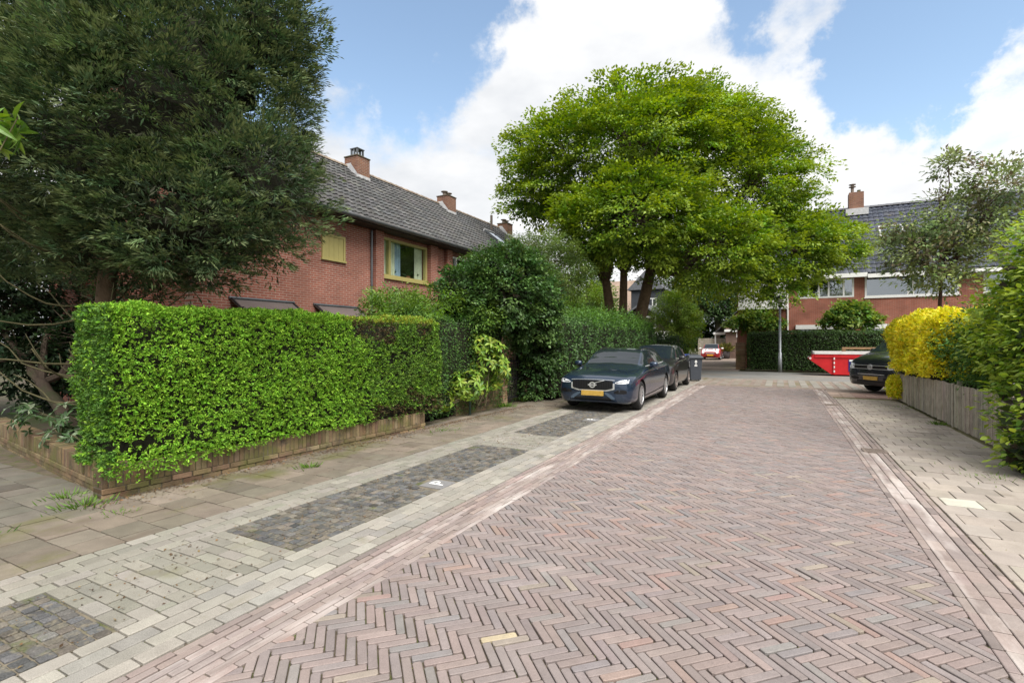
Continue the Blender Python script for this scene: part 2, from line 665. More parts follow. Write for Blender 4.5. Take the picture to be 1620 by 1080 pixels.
# herringbone, set at 45 degrees to the street
W_, L_ = 0.0535, 0.214
e1, e2 = (0.7071, 0.7071), (0.7071, -0.7071)
items = []
n4 = 4
Ycut = Y_END - 0.05
rngc = range(-420, 460)
for a in rngc:
    for m in range(-60, 61):
        for kind in (0, 1):
            if kind == 0:
                y, x = a, a + 8 * m
                cx, cy = (x + 2.0) * W_, (y + 0.5) * W_
                ang = PI / 4
            else:
                x, y = a, a + 1 + 8 * m
                cx, cy = (x + 0.5) * W_, (y + 2.0) * W_
                ang = -PI / 4
            X = cx * e1[0] + cy * e2[0] - 0.4
            Y = cx * e1[1] + cy * e2[1] + 6
            if X < XL_HB - 0.07 or X > XR_HB + 0.07 or Y < -1.5 or Y > Ycut + 0.07:
                continue
            near = Y < 6.5
            g = 0.0052 + random.uniform(0, 0.003)
            P = rect(X + random.gauss(0, 0.0008), Y + random.gauss(0, 0.0008), L_ - g * random.uniform(.9, 1.8), W_ - g, ang + random.gauss(0, 0.012), worn=0.007 if near else 0)
            P = clip(clip(P, XL_HB + 0.003, XR_HB - 0.003, 0), -2.4, Ycut, 1)
            if len(P) < 3 or area(P) < 0.0016:
                continue
            mb = MB().prism(P, -0.03, random.gauss(0, 0.0016), 0.004 if near else (0.003 if Y < 11 else 0), brick_col())
            items.append((mb, (X, Y, 0), kind))
# one pale yellow brick stands out near the camera
k = min(range(len(items)), key=lambda i: (items[i][1][0] + 1.40) ** 2 + (items[i][1][1] - 2.54) ** 2 + 9 * items[i][2])
items[k][0].C = [(0.44, 0.37, 0.235)] * len(items[k][0].V)
pieces(road, 'brick', 'brick_paving', [it[:2] for it in items], M_brick)


def rows(x0, widths, length, y0, y1, zmu=0.0, colf=brick_col, gap=0.005, worn=0.005, chamf=0.004, depth=-0.03):
    """courses of stones running along Y, half bond"""
    its = []
    x = x0
    for r, w in enumerate(widths):
        y = y0 + (length / 2 if r % 2 else 0) + random.uniform(-.03, .03)
        while y < y1:
            ln = length * random.uniform(0.985, 1.015)
            mb = MB().prism(rect(x + w / 2, y + ln / 2, w - gap, ln - gap * 1.1, random.gauss(0, 0.006), worn if y < 9 else 0), depth, zmu + random.gauss(0, 0.002), chamf, colf())
            its.append((mb, (x + w / 2, y + ln / 2, 0)))
            y += ln
        x += w
    return its


def gut_col():
    return jit(random.choice([(0.27, 0.22, 0.2), (0.25, 0.205, 0.19), (0.28, 0.222, 0.2)]), 0.1, 0.01)


pieces(road, 'gutter_brick', 'gutter_paving', rows(XL_RED + 0.107, [0.0535] * 6, 0.214, -1.5, Y_END - 0.2, -0.006, gut_col, 0.006) + rows(XR_HB + 0.06, [0.10, 0.105], 0.21, -1.5, Y_END - 0.2, -0.006, gut_col, 0.006), M_gutter)
pieces(road, 'edge_brick', 'edge_paving', rows(XL_RED, [0.0535] * 2, 0.214, -1.5, Y_END - 0.2, -0.002, gut_col, 0.007) + rows(XR_HB, [0.06], 0.21, -1.5, Y_END - 0.2, -0.003, gut_col, 0.007) + rows(XR_HB + 0.265, [0.073, 0.055], 0.21, -1.5, Y_END - 0.2, -0.002, gut_col, 0.007), M_brick)


def grey_col():
    return jit(random.choice([(0.288, 0.268, 0.232), (0.268, 0.25, 0.217), (0.303, 0.28, 0.243), (0.265, 0.25, 0.225)]), 0.07, 0.006)


def grey_col2():
    return jit(random.choice([(0.245, 0.23, 0.192), (0.225, 0.213, 0.178), (0.255, 0.235, 0.205)]), 0.08, 0.008)


gs = rows(-3.29, [0.1155] * 4, 0.213, -1.5, 22.8, 0.0, grey_col, 0.009, 0.007, 0.006)
gs += rows(-4.675, [0.1155] * 4, 0.213, -1.5, 22.8, 0.0, grey_col2, 0.009, 0.007, 0.006)
pads = [(-1.5, 1.48), (2.68, 6.8), (7.98, 12.1), (13.28, 17.4), (18.6, 22.7)]
for (ya, yb) in zip([p[1] for p in pads[:-1]], [p[0] for p in pads[1:]]):
    nrow = round((yb - ya) / 0.1065)
    hgt = (yb - ya) / nrow
    for r in range(nrow):
        xs = [-4.212]
        x = -4.212 + (0.213 if r % 2 == 0 else 0.1065)
        while x < -3.30:
            xs.append(x)
            x += 0.213
        xs.append(-3.293)
        for xa, xb in zip(xs[:-1], xs[1:]):
            if xb - xa < 0.03:
                continue
            mb = MB().prism(rect((xa + xb) / 2, ya + (r + 0.5) * hgt, xb - xa - 0.009, hgt - 0.009, random.gauss(0, 0.006), 0.007 if ya < 9 else 0), -0.03, random.gauss(0, 0.002), 0.005, grey_col2())
            gs.append((mb, ((xa + xb) / 2, ya + (r + .5) * hgt, 0)))
pieces(parking, 'paving_stone', 'stone_paving', gs, M_grey)

setts = []
tiles_p = [(-3.445, 4.70), (-3.445, 10.05), (-3.445, 15.3)]
for (ya, yb) in pads:
    nx, ny = 12, round((yb - ya) / 0.082)
    for i in range(nx):
        for j in range(ny):
            w, l = 0.905 / nx, (yb - ya - 0.02) / ny
            cx = -4.205 + (i + .5) * w + random.gauss(0, .002)
            cy = ya + 0.01 + (j + .5) * l + random.gauss(0, .003)
            if any(abs(cx - tx) < 0.195 and abs(cy - ty) < 0.19 for tx, ty in tiles_p):
                continue
            c = jit(random.choice([(0.12, 0.115, 0.105), (0.10, 0.10, 0.10), (0.135, 0.12, 0.10)]), 0.2, 0.012)
            mb = MB().prism(rect(cx, cy, w - random.uniform(.007, .012), l - random.uniform(.007, .012), random.gauss(0, .02), 0.007 if cy < 8 else 0), -0.03, -0.003 + random.gauss(0, 0.0022), 0.006, c)
            setts.append((mb, (cx, cy, 0)))
pieces(parking, 'sett', 'sett_paving', setts, M_sett)
M_pad = surf('sett_joint_sand', (0.17, 0.145, 0.105), 0.95, (9, 0.3), (120, 0.5), overlays=[((0.07, 0.085, 0.025), (2.5, 2.5, 2), 0.5, 0.62)])
for ya, yb in pads:
    sheet('pad_bed', -4.212, -3.293, ya, yb, -0.0125, M_pad, parking)
M_tile = surf('marker_tile', (0.20, 0.195, 0.195), 0.85, (30, 0.15), (150, 0.4))
M_white = surf('white_road_paint', (0.80, 0.80, 0.79), 0.7, (40, 0.05))
for k, (tx, ty) in enumerate(tiles_p):
    if k == 2:
        continue
    t = MB().prism(rect(tx, ty, 0.295, 0.295), -0.03, 0.001, 0.004).build('marker_tile', M_tile, parking)
    # letter P: its top points to -X, its bowl to +Y
    S = 0.185

    def lp(a, b):   # a to the letter's right, b up
        return (tx - (b - 0.5) * S, ty - 0.045 + a * S, 0.0045)
    mb = MB()
    mb.add([lp(0, 0), lp(0.17, 0), lp(0.17, 1), lp(0, 1)], [(0, 1, 2, 3)])
    outer = [(0.17, 1)] + [(0.36 + 0.29 * math.sin(q), 0.71 + 0.29 * math.cos(q)) for q in np.linspace(0, PI, 12)] + [(0.17, 0.42)]
    inner = [(0.17, 0.85)] + [(0.36 + 0.14 * math.sin(q), 0.71 + 0.14 * math.cos(q)) for q in np.linspace(0, PI, 12)] + [(0.17, 0.57)]
    n = len(outer)
    mb.add([lp(*p) for p in outer] + [lp(*p) for p in inner], [(i, i + 1, n + i + 1, n + i) for i in range(n - 1)])
    mb.build('letter', M_white, t)


# concrete slabs
def slab_rows(x0, x1, y0, y1, colf, tilt=0.004):
    its = []
    nrow = int((y1 - y0) / 0.306)
    for r in range(nrow):
        y = y0 + r * 0.306
        xs = [x1]
        x = x1 - (0.306 if r % 2 else 0.153)
        while x > x0 + 0.04:
            xs.append(x)
            x -= 0.306
        xs.append(x0)
        for xb, xa in zip(xs[:-1], xs[1:]):
            if xb - xa < 0.05:
                continue
            P = rect((xa + xb) / 2, y + 0.153, xb - xa - 0.010, 0.306 - 0.010, random.gauss(0, .008), 0.008 if y < 9 else 0)
            mb = MB().prism(P, -0.04, 0, 0.004, colf())
            ax, ay, dz = random.gauss(0, tilt), random.gauss(0, tilt), random.gauss(0, 0.0025)
            cx, cy = (xa + xb) / 2, y + .153
            mb.V = [(p[0], p[1], p[2] + dz + (p[0] - cx) * ax * 2 + (p[1] - cy) * ay * 2) for p in mb.V]
            its.append((mb, (cx, cy, 0)))
    return its


def slab_l():
    return jit(random.choice([(0.185, 0.155, 0.12), (0.17, 0.148, 0.115), (0.20, 0.165, 0.13)]), 0.10, 0.008)


def slab_s():  # side path slabs: the conifer's shade is put into these darker tones
    return jit(random.choice([(0.135, 0.125, 0.10), (0.15, 0.135, 0.11)]), 0.10, 0.008)


def slab_r():
    return jit(random.choice([(0.33, 0.285, 0.245), (0.31, 0.27, 0.235), (0.345, 0.30, 0.265), (0.35, 0.31, 0.26)]), 0.06, 0.006)


pieces(pave_l, 'slab', 'slab_paving', slab_rows(-6.02, -4.68, -1.5, 23.5, slab_l), M_slab)
pieces(side_path, 'slab', 'slab_paving', slab_rows(-13.5, -6.03, -1.5, 2.8, slab_s, 0.010), M_slab)
sr = slab_rows(XR_EDGE + 0.004, 2.84, -1.5, 17.4, slab_r)
k = min(range(len(sr)), key=lambda i: (sr[i][1][0] - 1.53) ** 2 + (sr[i][1][1] - 6.52) ** 2)
sr[k][0].C = [(0.47, 0.45, 0.38)] * len(sr[k][0].V)
pieces(pave_r, 'slab', 'slab_paving', sr, M_slab_r)

# junction beyond the end of the street
junction = struct(sheet('junction', -5.5, 3.0, Y_END, 24.2, -0.006, M_farbrick))
cross_road = struct(sheet('cross_road', -60, 70, 24.2, 30.3, -0.012, M_asphalt))
side_road = struct(sheet('side_road', -9.5, -2.0, 30.3, 60, -0.009, M_farbrick))
drive = struct(MB().quad((XR_EDGE, 17.6, -.008), (30, 17.6, -.008), (30, 20.0, -.008), (XR_EDGE, 20.0, -.008)).quad((3.0, 20.0, -.008), (30, 20.0, -.008), (30, 24.2, -.008), (3.0, 24.2, -.008)).build('driveway', M_farbrick))
its = []
for i in range(-9, 8):
    for j in range(8):
        cx, cy = 0.42 + i * 0.385, 20.7 + j * 0.44
        c = jit((0.255, 0.235, 0.205), 0.08) if i > -3 else jit((0.235, 0.20, 0.168), 0.06)
        mb = MB().prism(rect(cx, cy, 0.23, 0.425, random.gauss(0, .01)), -0.03, 0.004, 0.004, c)
        its.append((mb, (cx, cy, 0)))
pieces(junction, 'crossing_block', 'crossing_paving', its, M_strip)
its = []
for i in range(10):
    for j in range(5):
        cx, cy = 1.5 + i * 0.306, 17.75 + j * 0.306
        mb = MB().prism(rect(cx, cy, 0.298, 0.298), -0.03, 0.002, 0.004, jit((0.33, 0.22, 0.185) if i > 1 else (0.36, 0.27, 0.22), 0.06))
        its.append((mb, (cx, cy, 0)))
pieces(pave_r, 'entrance_slab', 'entrance_paving', its, M_slab_r)

# two iron gully grates in the right gutter
M_iron = surf('cast_iron', (0.20, 0.16, 0.135), 0.8, (30, 0.3), (80, 0.4))
for k, (gx, gy, lab) in enumerate(((1.25, 9.15, 'small iron gully grate in the right gutter, the nearer one'), (1.20, 15.3, 'small iron gully grate in the right gutter, the one nearer the junction'))):
    gt = thing('drain_grate', lab, 'drain', (gx, gy, 0), 0, 'iron gully grates in the gutter')
    f = MB()
    for s in (-1, 1):
        f.box(-0.15, 0.15, s * 0.125 - 0.02, s * 0.125 + 0.02, -0.03, 0.006)
        f.box(s * 0.135 - 0.02, s * 0.135 + 0.02, -0.105, 0.105, -0.03, 0.006)
    f.build('frame', M_iron, gt)
    for q in range(5):
        MB().box(-0.115, 0.115, -0.09 + q * 0.045 - 0.011, -0.09 + q * 0.045 + 0.011, -0.03, 0.003).build('bar', M_iron, gt)

# ------------------------------------------------------------------ low garden walls of upright bricks
M_wallbrick = surf('garden_wall_brick', None, 0.85, (6, 0.18), (70, 0.6), fine=(90, 0.2), overlays=[((0.115, 0.115, 0.035), (2.0, 2.0, 3.5), 0.46, 0.62), ((0.06, 0.05, 0.04), (3.5, 3.5, 5), 0.56, 0.7)])
M_mortar = surf('old_mortar', (0.12, 0.10, 0.075), 0.95, (8, 0.25), (80, 0.5), overlays=[((0.07, 0.085, 0.02), (3, 3, 4), 0.48, 0.6)])


def wb_col():
    return jit(random.choice([(0.20, 0.145, 0.08), (0.17, 0.12, 0.07), (0.225, 0.165, 0.095), (0.165, 0.105, 0.065)]), 0.14, 0.04)


def low_wall(label, a, b, height=0.30, th=0.21, ends=True):
    """wall from a to b (its front face on the right-hand side walking a -> b), one upright course over flat courses"""
    a, b = Vector((*a, 0)), Vector((*b, 0))
    ln = (b - a).length
    ang = math.atan2(b.y - a.y, b.x - a.x)
    t = thing('garden_wall', label, 'wall', a, ang)
    xf = Matrix.Translation(a) @ Matrix.Rotation(ang, 4, 'Z')
    MB().box(0.004, ln - 0.004, 0.008, th - 0.008, -0.08, height - 0.012).build('mortar', M_mortar, t)
    its = []
    zc = height - 0.205
    nb = int(ln / 0.0655)
    for i in range(nb):
        x = (i + .5) * ln / nb
        w = ln / nb - random.uniform(.006, .011)
        dy = random.gauss(0, .0025)
        mb = MB().bbox(x - w / 2, x + w / 2, dy, th + dy, zc + 0.004, height + random.gauss(0, .002), 0.005, wb_col())
        its.append((mb, (x, 0, zc + .1)))
    z = zc
    r = 0
    while z > -0.05:
        x = -0.1 if r % 2 else 0.0
        while x < ln:
            xa, xb = max(x, 0), min(x + 0.214, ln)
            if xb - xa > 0.03:
                pr = -0.012 if r == 0 else (0.0 if r == 1 else 0.004)
                mb = MB().bbox(xa + 0.004, xb - 0.004, pr, th - pr, z - 0.056, z, 0.005, wb_col())
                its.append((mb, ((xa + xb) / 2, 0, z)))
            x += 0.222
        z -= 0.063
        r += 1
    pieces(t, 'brick', 'brickwork', its, M_wallbrick, xf=xf)
    return t


low_wall('mossy low wall of upright bricks under the bright green clipped hedge', (-6.16, 2.62), (-5.87, 7.62))
low_wall('low wall of upright bricks edging the bed left of the bright hedge, along the side path', (-11.6, 3.36), (-6.19, 2.66), 0.34)
# ================================================================== VEGETATION
M_leaf = leafmat('leaf', 0.5, 0.32)
M_leaf_gloss = leafmat('glossy_leaf', 0.42, 0.2, 0.35)
M_needle = leafmat('needle', 0.6, 0.15, 0.25)
M_core = surf('twig_thicket', (0.018, 0.018, 0.010), 0.95, (14, 0.5), (30, 1.0))
M_bark = surf('bark', (0.085, 0.062, 0.045), 0.9, (5, 0.3), (22, 1.0), overlays=[((0.06, 0.07, 0.03), (1.5, 1.5, .5), 0.5, 0.65)])
M_bark_red = surf('fibrous_bark', (0.14, 0.095, 0.06), 0.9, (7, 0.3), (40, 1.0))
M_twig = surf('bare_twig', (0.10, 0.09, 0.045), 0.9, (9, 0.3), (40, 0.5))


def nrm(A):
    return A / np.maximum(np.linalg.norm(A, axis=1, keepdims=True), 1e-9)


def rand_dirs(n):
    return nrm(rng.normal(size=(n, 3)))


def lcol(n, cols, var=0.15, weights=None):
    """leaf colours drawn around a palette"""
    c = np.array(cols, float)[rng.choice(len(cols), n, p=weights)]
    k = np.clip(rng.normal(1, var, (n, 1)), 0.45, 1.8)
    return np.clip(c * k * np.clip(rng.normal(1, 0.05, (n, 3)), .8, 1.2), 0.004, 0.9)


def leaf_arrays(P, A, Nn, L, W, fold=0.12, droop=0.1):
    A = nrm(A)
    B = nrm(np.cross(Nn, A))
    N2 = np.cross(A, B)
    L = np.broadcast_to(np.asarray(L, float), (len(P),))[:, None]
    W = np.broadcast_to(np.asarray(W, float), (len(P),))[:, None]
    mid = P + A * L * 0.42
    left = mid + B * W / 2 + N2 * W * fold
    right = mid - B * W / 2 + N2 * W * fold
    tip = P + A * L - N2 * L * droop
    V = np.stack([P, right, tip, left], 1).reshape(-1, 3)
    i = np.arange(len(P))[:, None] * 4
    F = np.concatenate([i + np.array([[0, 1, 2]]), i + np.array([[0, 2, 3]])], 1).reshape(-1, 3)
    return V, F


def leaves(name, parent, mat, P, A, Nn, L, W, col, fold=0.12, droop=0.1, origin=(0, 0, 0)):
    V, F = leaf_arrays(P, A, Nn, L, W, fold, droop)
    o = mesh_np(name, V - np.array(origin), F, mat, parent, np.repeat(col, 4, 0))
    return o


def big_leaf(P, A, Nn, L, W, col, fold=0.2, droop=0.25):
    """one broad leaf with a midrib, 8 triangles"""
    A = Vector(A).normalized()
    B = Vector(Nn).cross(A).normalized()
    N2 = A.cross(B)
    P = Vector(P)
    rib, le, ri = [], [], []
    for t, w in ((0, 0.04), (0.3, 0.9), (0.6, 1.0), (0.85, 0.5), (1, 0.0)):
        c = P + A * (L * t) - N2 * (droop * L * t * t)
        rib.append(c)
        le.append(c + B * (W / 2 * w) + N2 * (fold * W / 2 * w))
        ri.append(c - B * (W / 2 * w) + N2 * (fold * W / 2 * w))
    V = rib + le[:4] + ri[:4]
    F = []
    for k in range(4):
        l2 = 5 + k + 1 if k < 3 else 4
        r2 = 9 + k + 1 if k < 3 else 4
        F.append((k, k + 1, l2, 5 + k) if k < 3 else (3, 4, 8))
        F.append((k + 1, k, 9 + k, r2) if k < 3 else (4, 3, 12))
    return MB().add(V, F, col)


def lumps(P, amp, freq, seed=0):
    r = np.random.default_rng(seed)
    s = np.zeros(len(P))
    for k in range(6):
        d = r.normal(size=3) * freq * (1 + 0.5 * k)
        s += np.sin(P @ d + r.uniform(0, 6.28)) / (1 + 0.5 * k)
    return amp * s / 2.2


def hedge_surface(n, x0, x1, y0, y1, z0, z1, faces='xXyYz', amp=0.04, freq=3.0, seed=1, rnd=0.12, depth=0.07):
    """points on a clipped hedge's outside (local box), with outward normals"""
    ar = {'x': (y1 - y0) * (z1 - z0), 'X': (y1 - y0) * (z1 - z0), 'y': (x1 - x0) * (z1 - z0), 'Y': (x1 - x0) * (z1 - z0), 'z': (x1 - x0) * (y1 - y0)}
    p = np.array([ar[f] for f in faces])
    ch = rng.choice(len(faces), n, p=p / p.sum())
    U = rng.random((n, 3))
    P = np.array([x0, y0, z0]) + U * np.array([x1 - x0, y1 - y0, z1 - z0])
    N = np.zeros((n, 3))
    for k, f in enumerate(faces):
        m = ch == k
        ax = {'x': 0, 'y': 1, 'z': 2}[f.lower()]
        hi = f in 'XYz'
        P[m, ax] = (x1, y1, z1)[ax] if hi else (x0, y0, z0)[ax]
        N[m, ax] = 1 if hi else -1
    # round the edges towards the centre
    c = np.array([(x0 + x1) / 2, (y0 + y1) / 2, (z0 + z1) / 2])
    hs = np.array([(x1 - x0) / 2, (y1 - y0) / 2, (z1 - z0) / 2])
    q = (P - c)
    inner = np.clip(q, -(hs - rnd), hs - rnd)
    inner[:, 2] = np.where(q[:, 2] < 0, q[:, 2], inner[:, 2])
    e = q - inner
    en = np.linalg.norm(e, axis=1, keepdims=True)
    far = en[:, 0] > 1e-6
    Nr = np.where(far[:, None], e / np.maximum(en, 1e-6), N)
    Pn = np.where(far[:, None], c + inner + Nr * rnd, P)
    Pn = Pn + Nr * lumps(Pn, amp, freq, seed)[:, None]
    Pn = Pn - Nr * (rng.exponential(depth, n) * (rng.random(n) < 0.75))[:, None]
    return Pn, Nr


def shoots(P, N, k, L, W, spread, up=0.3, cols=None, var=0.15, colarr=None):
    """each point carries a shoot of k narrow leaves; returns arrays for leaves()"""
    n = len(P)
    ax = nrm(N + rand_dirs(n) * spread + np.array([0, 0, up]))
    Pk = np.repeat(P, k, 0)
    axk = np.repeat(ax, k, 0)
    t = np.tile(np.linspace(0, 1, k), n)[:, None]
    r = rand_dirs(n * k)
    side = nrm(r - axk * np.sum(r * axk, 1, keepdims=True))
    Lk = np.repeat(np.broadcast_to(np.asarray(L, float), (n,)), k)
    Pl = Pk + axk * t * Lk[:, None] * 0.9
    A = nrm(axk * 0.75 + side * 0.8)
    Nn = nrm(np.cross(A, rand_dirs(n * k)))
    c = np.repeat(colarr if colarr is not None else lcol(n, cols, var), k, 0)
    return Pl, A, Nn, Lk * rng.uniform(.55, 1.0, n * k), Lk * W, c


def core_box(parent, x0, x1, y0, y1, z0, z1, inset=0.14, seed=2):
    """dark thicket of twigs inside a hedge"""
    bm = bmesh.new()
    bmesh.ops.create_cube(bm, size=1)
    bmesh.ops.subdivide_edges(bm, edges=list(bm.edges), cuts=7, use_grid_fill=True)
    V = np.array([v.co[:] for v in bm.verts])
    V = np.array([(x0 + x1) / 2, (y0 + y1) / 2, (z0 + z1) / 2]) + V * np.array([x1 - x0 - 2 * inset, y1 - y0 - 2 * inset, z1 - z0 - inset]) - np.array([0, 0, inset / 2])
    V += rng.normal(0, 0.02, V.shape)
    F = [[v.index for v in f.verts] for f in bm.faces]
    bm.free()
    return mesh_np('twigs', V, F, M_core, parent)


# ---- bright clipped yew hedge on the low wall
yh = thing('clipped_hedge', 'long bright green clipped yew hedge growing over the low upright-brick wall', 'hedge', (-6.16, 2.62, 0), math.atan2(5.0, 0.29))
# local x along the hedge (towards the gate), local y to its left = into the garden
HB = (0.03, 5.45, -0.04, 0.76, 0.30, 2.0)
core_box(yh, HB[0], HB[1], HB[2], HB[3], HB[4] + 0.02, HB[5], 0.13)
P, N = hedge_surface(31000, *HB, faces='xXyz', amp=0.05, freq=4.0, seed=4, rnd=0.12, depth=0.05)
# hanging skirt in front of the wall at the near end
sk = np.where((P[:, 2] < 0.55) & (P[:, 1] < 0.3), np.maximum(0, 1.0 - np.abs(P[:, 0] - 0.25) / 2.1), 0)
P[:, 2] -= sk * 0.17 * rng.random(len(P))
P[:, 1] -= sk * 0.10
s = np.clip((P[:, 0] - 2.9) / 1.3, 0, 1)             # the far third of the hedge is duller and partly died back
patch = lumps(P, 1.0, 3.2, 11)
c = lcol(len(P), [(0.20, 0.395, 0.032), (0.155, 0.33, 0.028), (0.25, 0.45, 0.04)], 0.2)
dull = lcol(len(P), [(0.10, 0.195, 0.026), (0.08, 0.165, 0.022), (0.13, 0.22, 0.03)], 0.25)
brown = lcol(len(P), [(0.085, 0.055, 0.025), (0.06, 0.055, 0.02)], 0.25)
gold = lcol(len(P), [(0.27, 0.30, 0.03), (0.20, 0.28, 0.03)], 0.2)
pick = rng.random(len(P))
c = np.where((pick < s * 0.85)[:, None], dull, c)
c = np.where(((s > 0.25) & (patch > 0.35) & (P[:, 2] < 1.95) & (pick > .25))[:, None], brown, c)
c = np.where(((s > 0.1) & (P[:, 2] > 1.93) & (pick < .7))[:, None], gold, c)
side_f = (N[:, 0] < -0.6)  # near end face, its shade painted in as darker leaf colours
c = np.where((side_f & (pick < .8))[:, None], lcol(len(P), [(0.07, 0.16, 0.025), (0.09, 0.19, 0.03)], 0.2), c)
thin = (s > 0.25) & (patch > 0.45) & (rng.random(len(P)) < 0.5)
gaps = lumps(P, 1.0, 6.0, 21) > 0.75
keep = ~(thin | (gaps & (rng.random(len(P)) < 0.7)))
P, N, c = P[keep], N[keep], c[keep]
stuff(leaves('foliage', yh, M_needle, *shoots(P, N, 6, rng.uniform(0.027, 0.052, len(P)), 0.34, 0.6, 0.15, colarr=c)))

# ---- generic clipped hedge
LEAFC_DARK = [(0.055, 0.125, 0.03), (0.07, 0.15, 0.034), (0.045, 0.095, 0.026), (0.09, 0.18, 0.04)]


def hedge(name, label, origin, rz, box, n, L, W, cols, faces='xXyYz', amp=0.06, freq=1.6, rnd=0.2, mat=None, seed=3, depth=0.08, var=0.22, spread=0.7, group=None, extra=None):
    t = thing(name, label, 'hedge', origin, rz, group)
    core_box(t, *box, inset=0.16)
    P, N = hedge_surface(n, *box, faces=faces, amp=amp, freq=freq, seed=seed, rnd=rnd, depth=depth)
    c = lcol(n, cols, var)
    A = nrm(N * 0.5 + rand_dirs(n) * spread + np.array([0, 0, -0.25]))
    Nn = nrm(N + rand_dirs(n) * 0.6 + np.array([0, 0, 0.4]))
    l = rng.uniform(L[0], L[1], n)
    stuff(leaves('foliage', t, mat or M_leaf, P, A, Nn, l, l * W, c))
    if extra is not None:
        extra(t)
    return t


# ---- hornbeam hedge behind the parked cars
def feather_top(t):
    n = 9000
    P, N = hedge_surface(n, -0.9, 0.45, 2.6, 12.5, 2.0, 2.45, faces='zXx', amp=0.22, freq=1.3, seed=9, rnd=.2)
    P[:, 2] += rng.exponential(0.10, n)
    A = nrm(np.array([0.3, 0, 0.7]) + rand_dirs(n) * 0.8)
    l = rng.uniform(0.05, 0.10, n)
    stuff(leaves('loose_top', t, M_leaf, P, A, nrm(rand_dirs(n) + np.array([.3, 0, .5])), l, l * .45, lcol(n, [(0.09, 0.20, 0.03), (0.12, 0.25, 0.04), (0.06, 0.14, 0.025)], .2)))


hedge('tall_hedge', 'tall dark green hedge with a loose lighter top behind the parked blue estate car', (-5.75, 12.6, 0), 0, (-1.1, 0.45, 0, 12.6, 0.12, 2.30), 40000, (0.045, 0.085), 0.6,
      LEAFC_DARK + [(0.05, 0.12, 0.025)], faces='xXyYz', amp=0.10, freq=1.4, mat=M_leaf_gloss, extra=feather_top)

# ---- privet hedge between the yew hedge and the gate
hedge('privet_hedge', 'loose privet hedge between the bright clipped hedge and the leafy gate arch', (-6.35, 7.75, 0), -0.03, (-1.3, 0.12, 0.0, 3.7, 0.06, 2.2), 34000, (0.03, 0.06), 0.45,
      [(0.05, 0.125, 0.025), (0.07, 0.165, 0.03), (0.04, 0.095, 0.02), (0.10, 0.20, 0.035)], faces='xXyYz', amp=0.13, freq=1.8, rnd=.25)

# ---- clipped hedge across the junction
hedge('clipped_hedge', 'long dark clipped hedge across the junction behind the red skip', (-1.6, 31.6, 0), 0, (0, 16.0, 0, 1.1, 0.05, 2.17), 33000, (0.06, 0.11), 0.6,
      [(0.05, 0.10, 0.025), (0.07, 0.135, 0.03), (0.04, 0.08, 0.022)], faces='xyXz', amp=0.05, freq=1.3)


# ---- trees
def branch_pts(a, b, sag=0.0, n=6, wob=0.05):
    a, b = Vector(a), Vector(b)
    ln = (b - a).length
    pts = []
    for i in range(n + 1):
        t = i / n
        p = a.lerp(b, t) + Vector((0, 0, sag * math.sin(PI * t)))
        if 0 < i < n:
            p += Vector([random.gauss(0, wob * ln * 0.3) for _ in range(3)])
        pts.append(p)
    return pts


def taper(n, r0, r1, p=0.8):
    return [r0 + (r1 - r0) * (i / n) ** p for i in range(n + 1)]


def ell_clumps(ells, n, inner=0.5, up=0.25):
    """clump centres in the outer shell of a union of ellipsoids [(centre, (rx, ry, rz))]; outward directions too"""
    vol = np.array([e[1][0] * e[1][1] + e[1][1] * e[1][2] for e in ells])
    ch = rng.choice(len(ells), n * 3, p=vol / vol.sum())
    C = np.array([e[0][:] for e in ells], float)
    R = np.array([e[1] for e in ells], float)
    D = rand_dirs(n * 3)
    D[:, 2] += up * rng.random(n * 3)
    D = nrm(D)
    r = rng.uniform(inner ** 2, 1, n * 3) ** 0.5
    P = C[ch] + D * R[ch] * r[:, None]
    q = np.min(np.linalg.norm((P[:, None, :] - C[None]) / R[None], axis=2) + 10 * (np.arange(len(ells))[None] == ch[:, None]), axis=1)
    keep = q > 0.62
    return P[keep][:n], D[keep][:n]


def sprays(P, D, k, rad, L, W, cols, var=0.2, flat=0.22, tilt=0.35, weights=None, tipc=None, uplift=0.0, ajit=.45):
    """each clump is a flat spray of k leaves reaching outwards"""
    n = len(P)
    out = nrm(D * np.array([1, 1, 0.45]) + np.array([0, 0, uplift]) + rng.normal(0, .2, (n, 3)))
    upv = nrm(np.array([0, 0, 1.0]) + D * tilt + rng.normal(0, .18, (n, 3)))
    sd = nrm(np.cross(out, upv))
    upv = np.cross(sd, out)
    R = rng.uniform(rad[0], rad[1], n)
    K = n * k
    rep = lambda a: np.repeat(a, k, 0)
    t = rng.beta(1.5, 1.2, K) * 1.6 - 0.55
    s_ = rng.normal(0, 0.38, K) * (1.15 - np.abs(t - 0.2) * 0.6)
    hgt = rng.normal(0, flat, K)
    Rk = rep(R)
    Pl = rep(P) + rep(out) * (t * Rk)[:, None] + rep(sd) * (s_ * Rk)[:, None] + rep(upv) * (hgt * Rk - 0.18 * t * np.abs(t) * Rk)[:, None]
    A = nrm(rep(out) + rep(sd) * (s_ * 1.2)[:, None] + rng.normal(0, ajit, (K, 3)) + np.array([0, 0, -0.15 if ajit > .3 else 0]))
    Nn = nrm(rep(upv) + rng.normal(0, .35, (K, 3)))
    c = rep(lcol(n, cols, var, weights)) * np.clip(rng.normal(1, .15, (K, 1)), .6, 1.5)
    if tipc is not None:
        m = np.clip((t - 0.35) / 0.5, 0, 1)[:, None] * 0.8
        c = c * (1 - m) + np.array(tipc) * m * np.clip(rng.normal(1, .15, (K, 1)), .6, 1.4)
    l = rng.uniform(L[0], L[1], K)
    return Pl, A, Nn, l, l * W, c


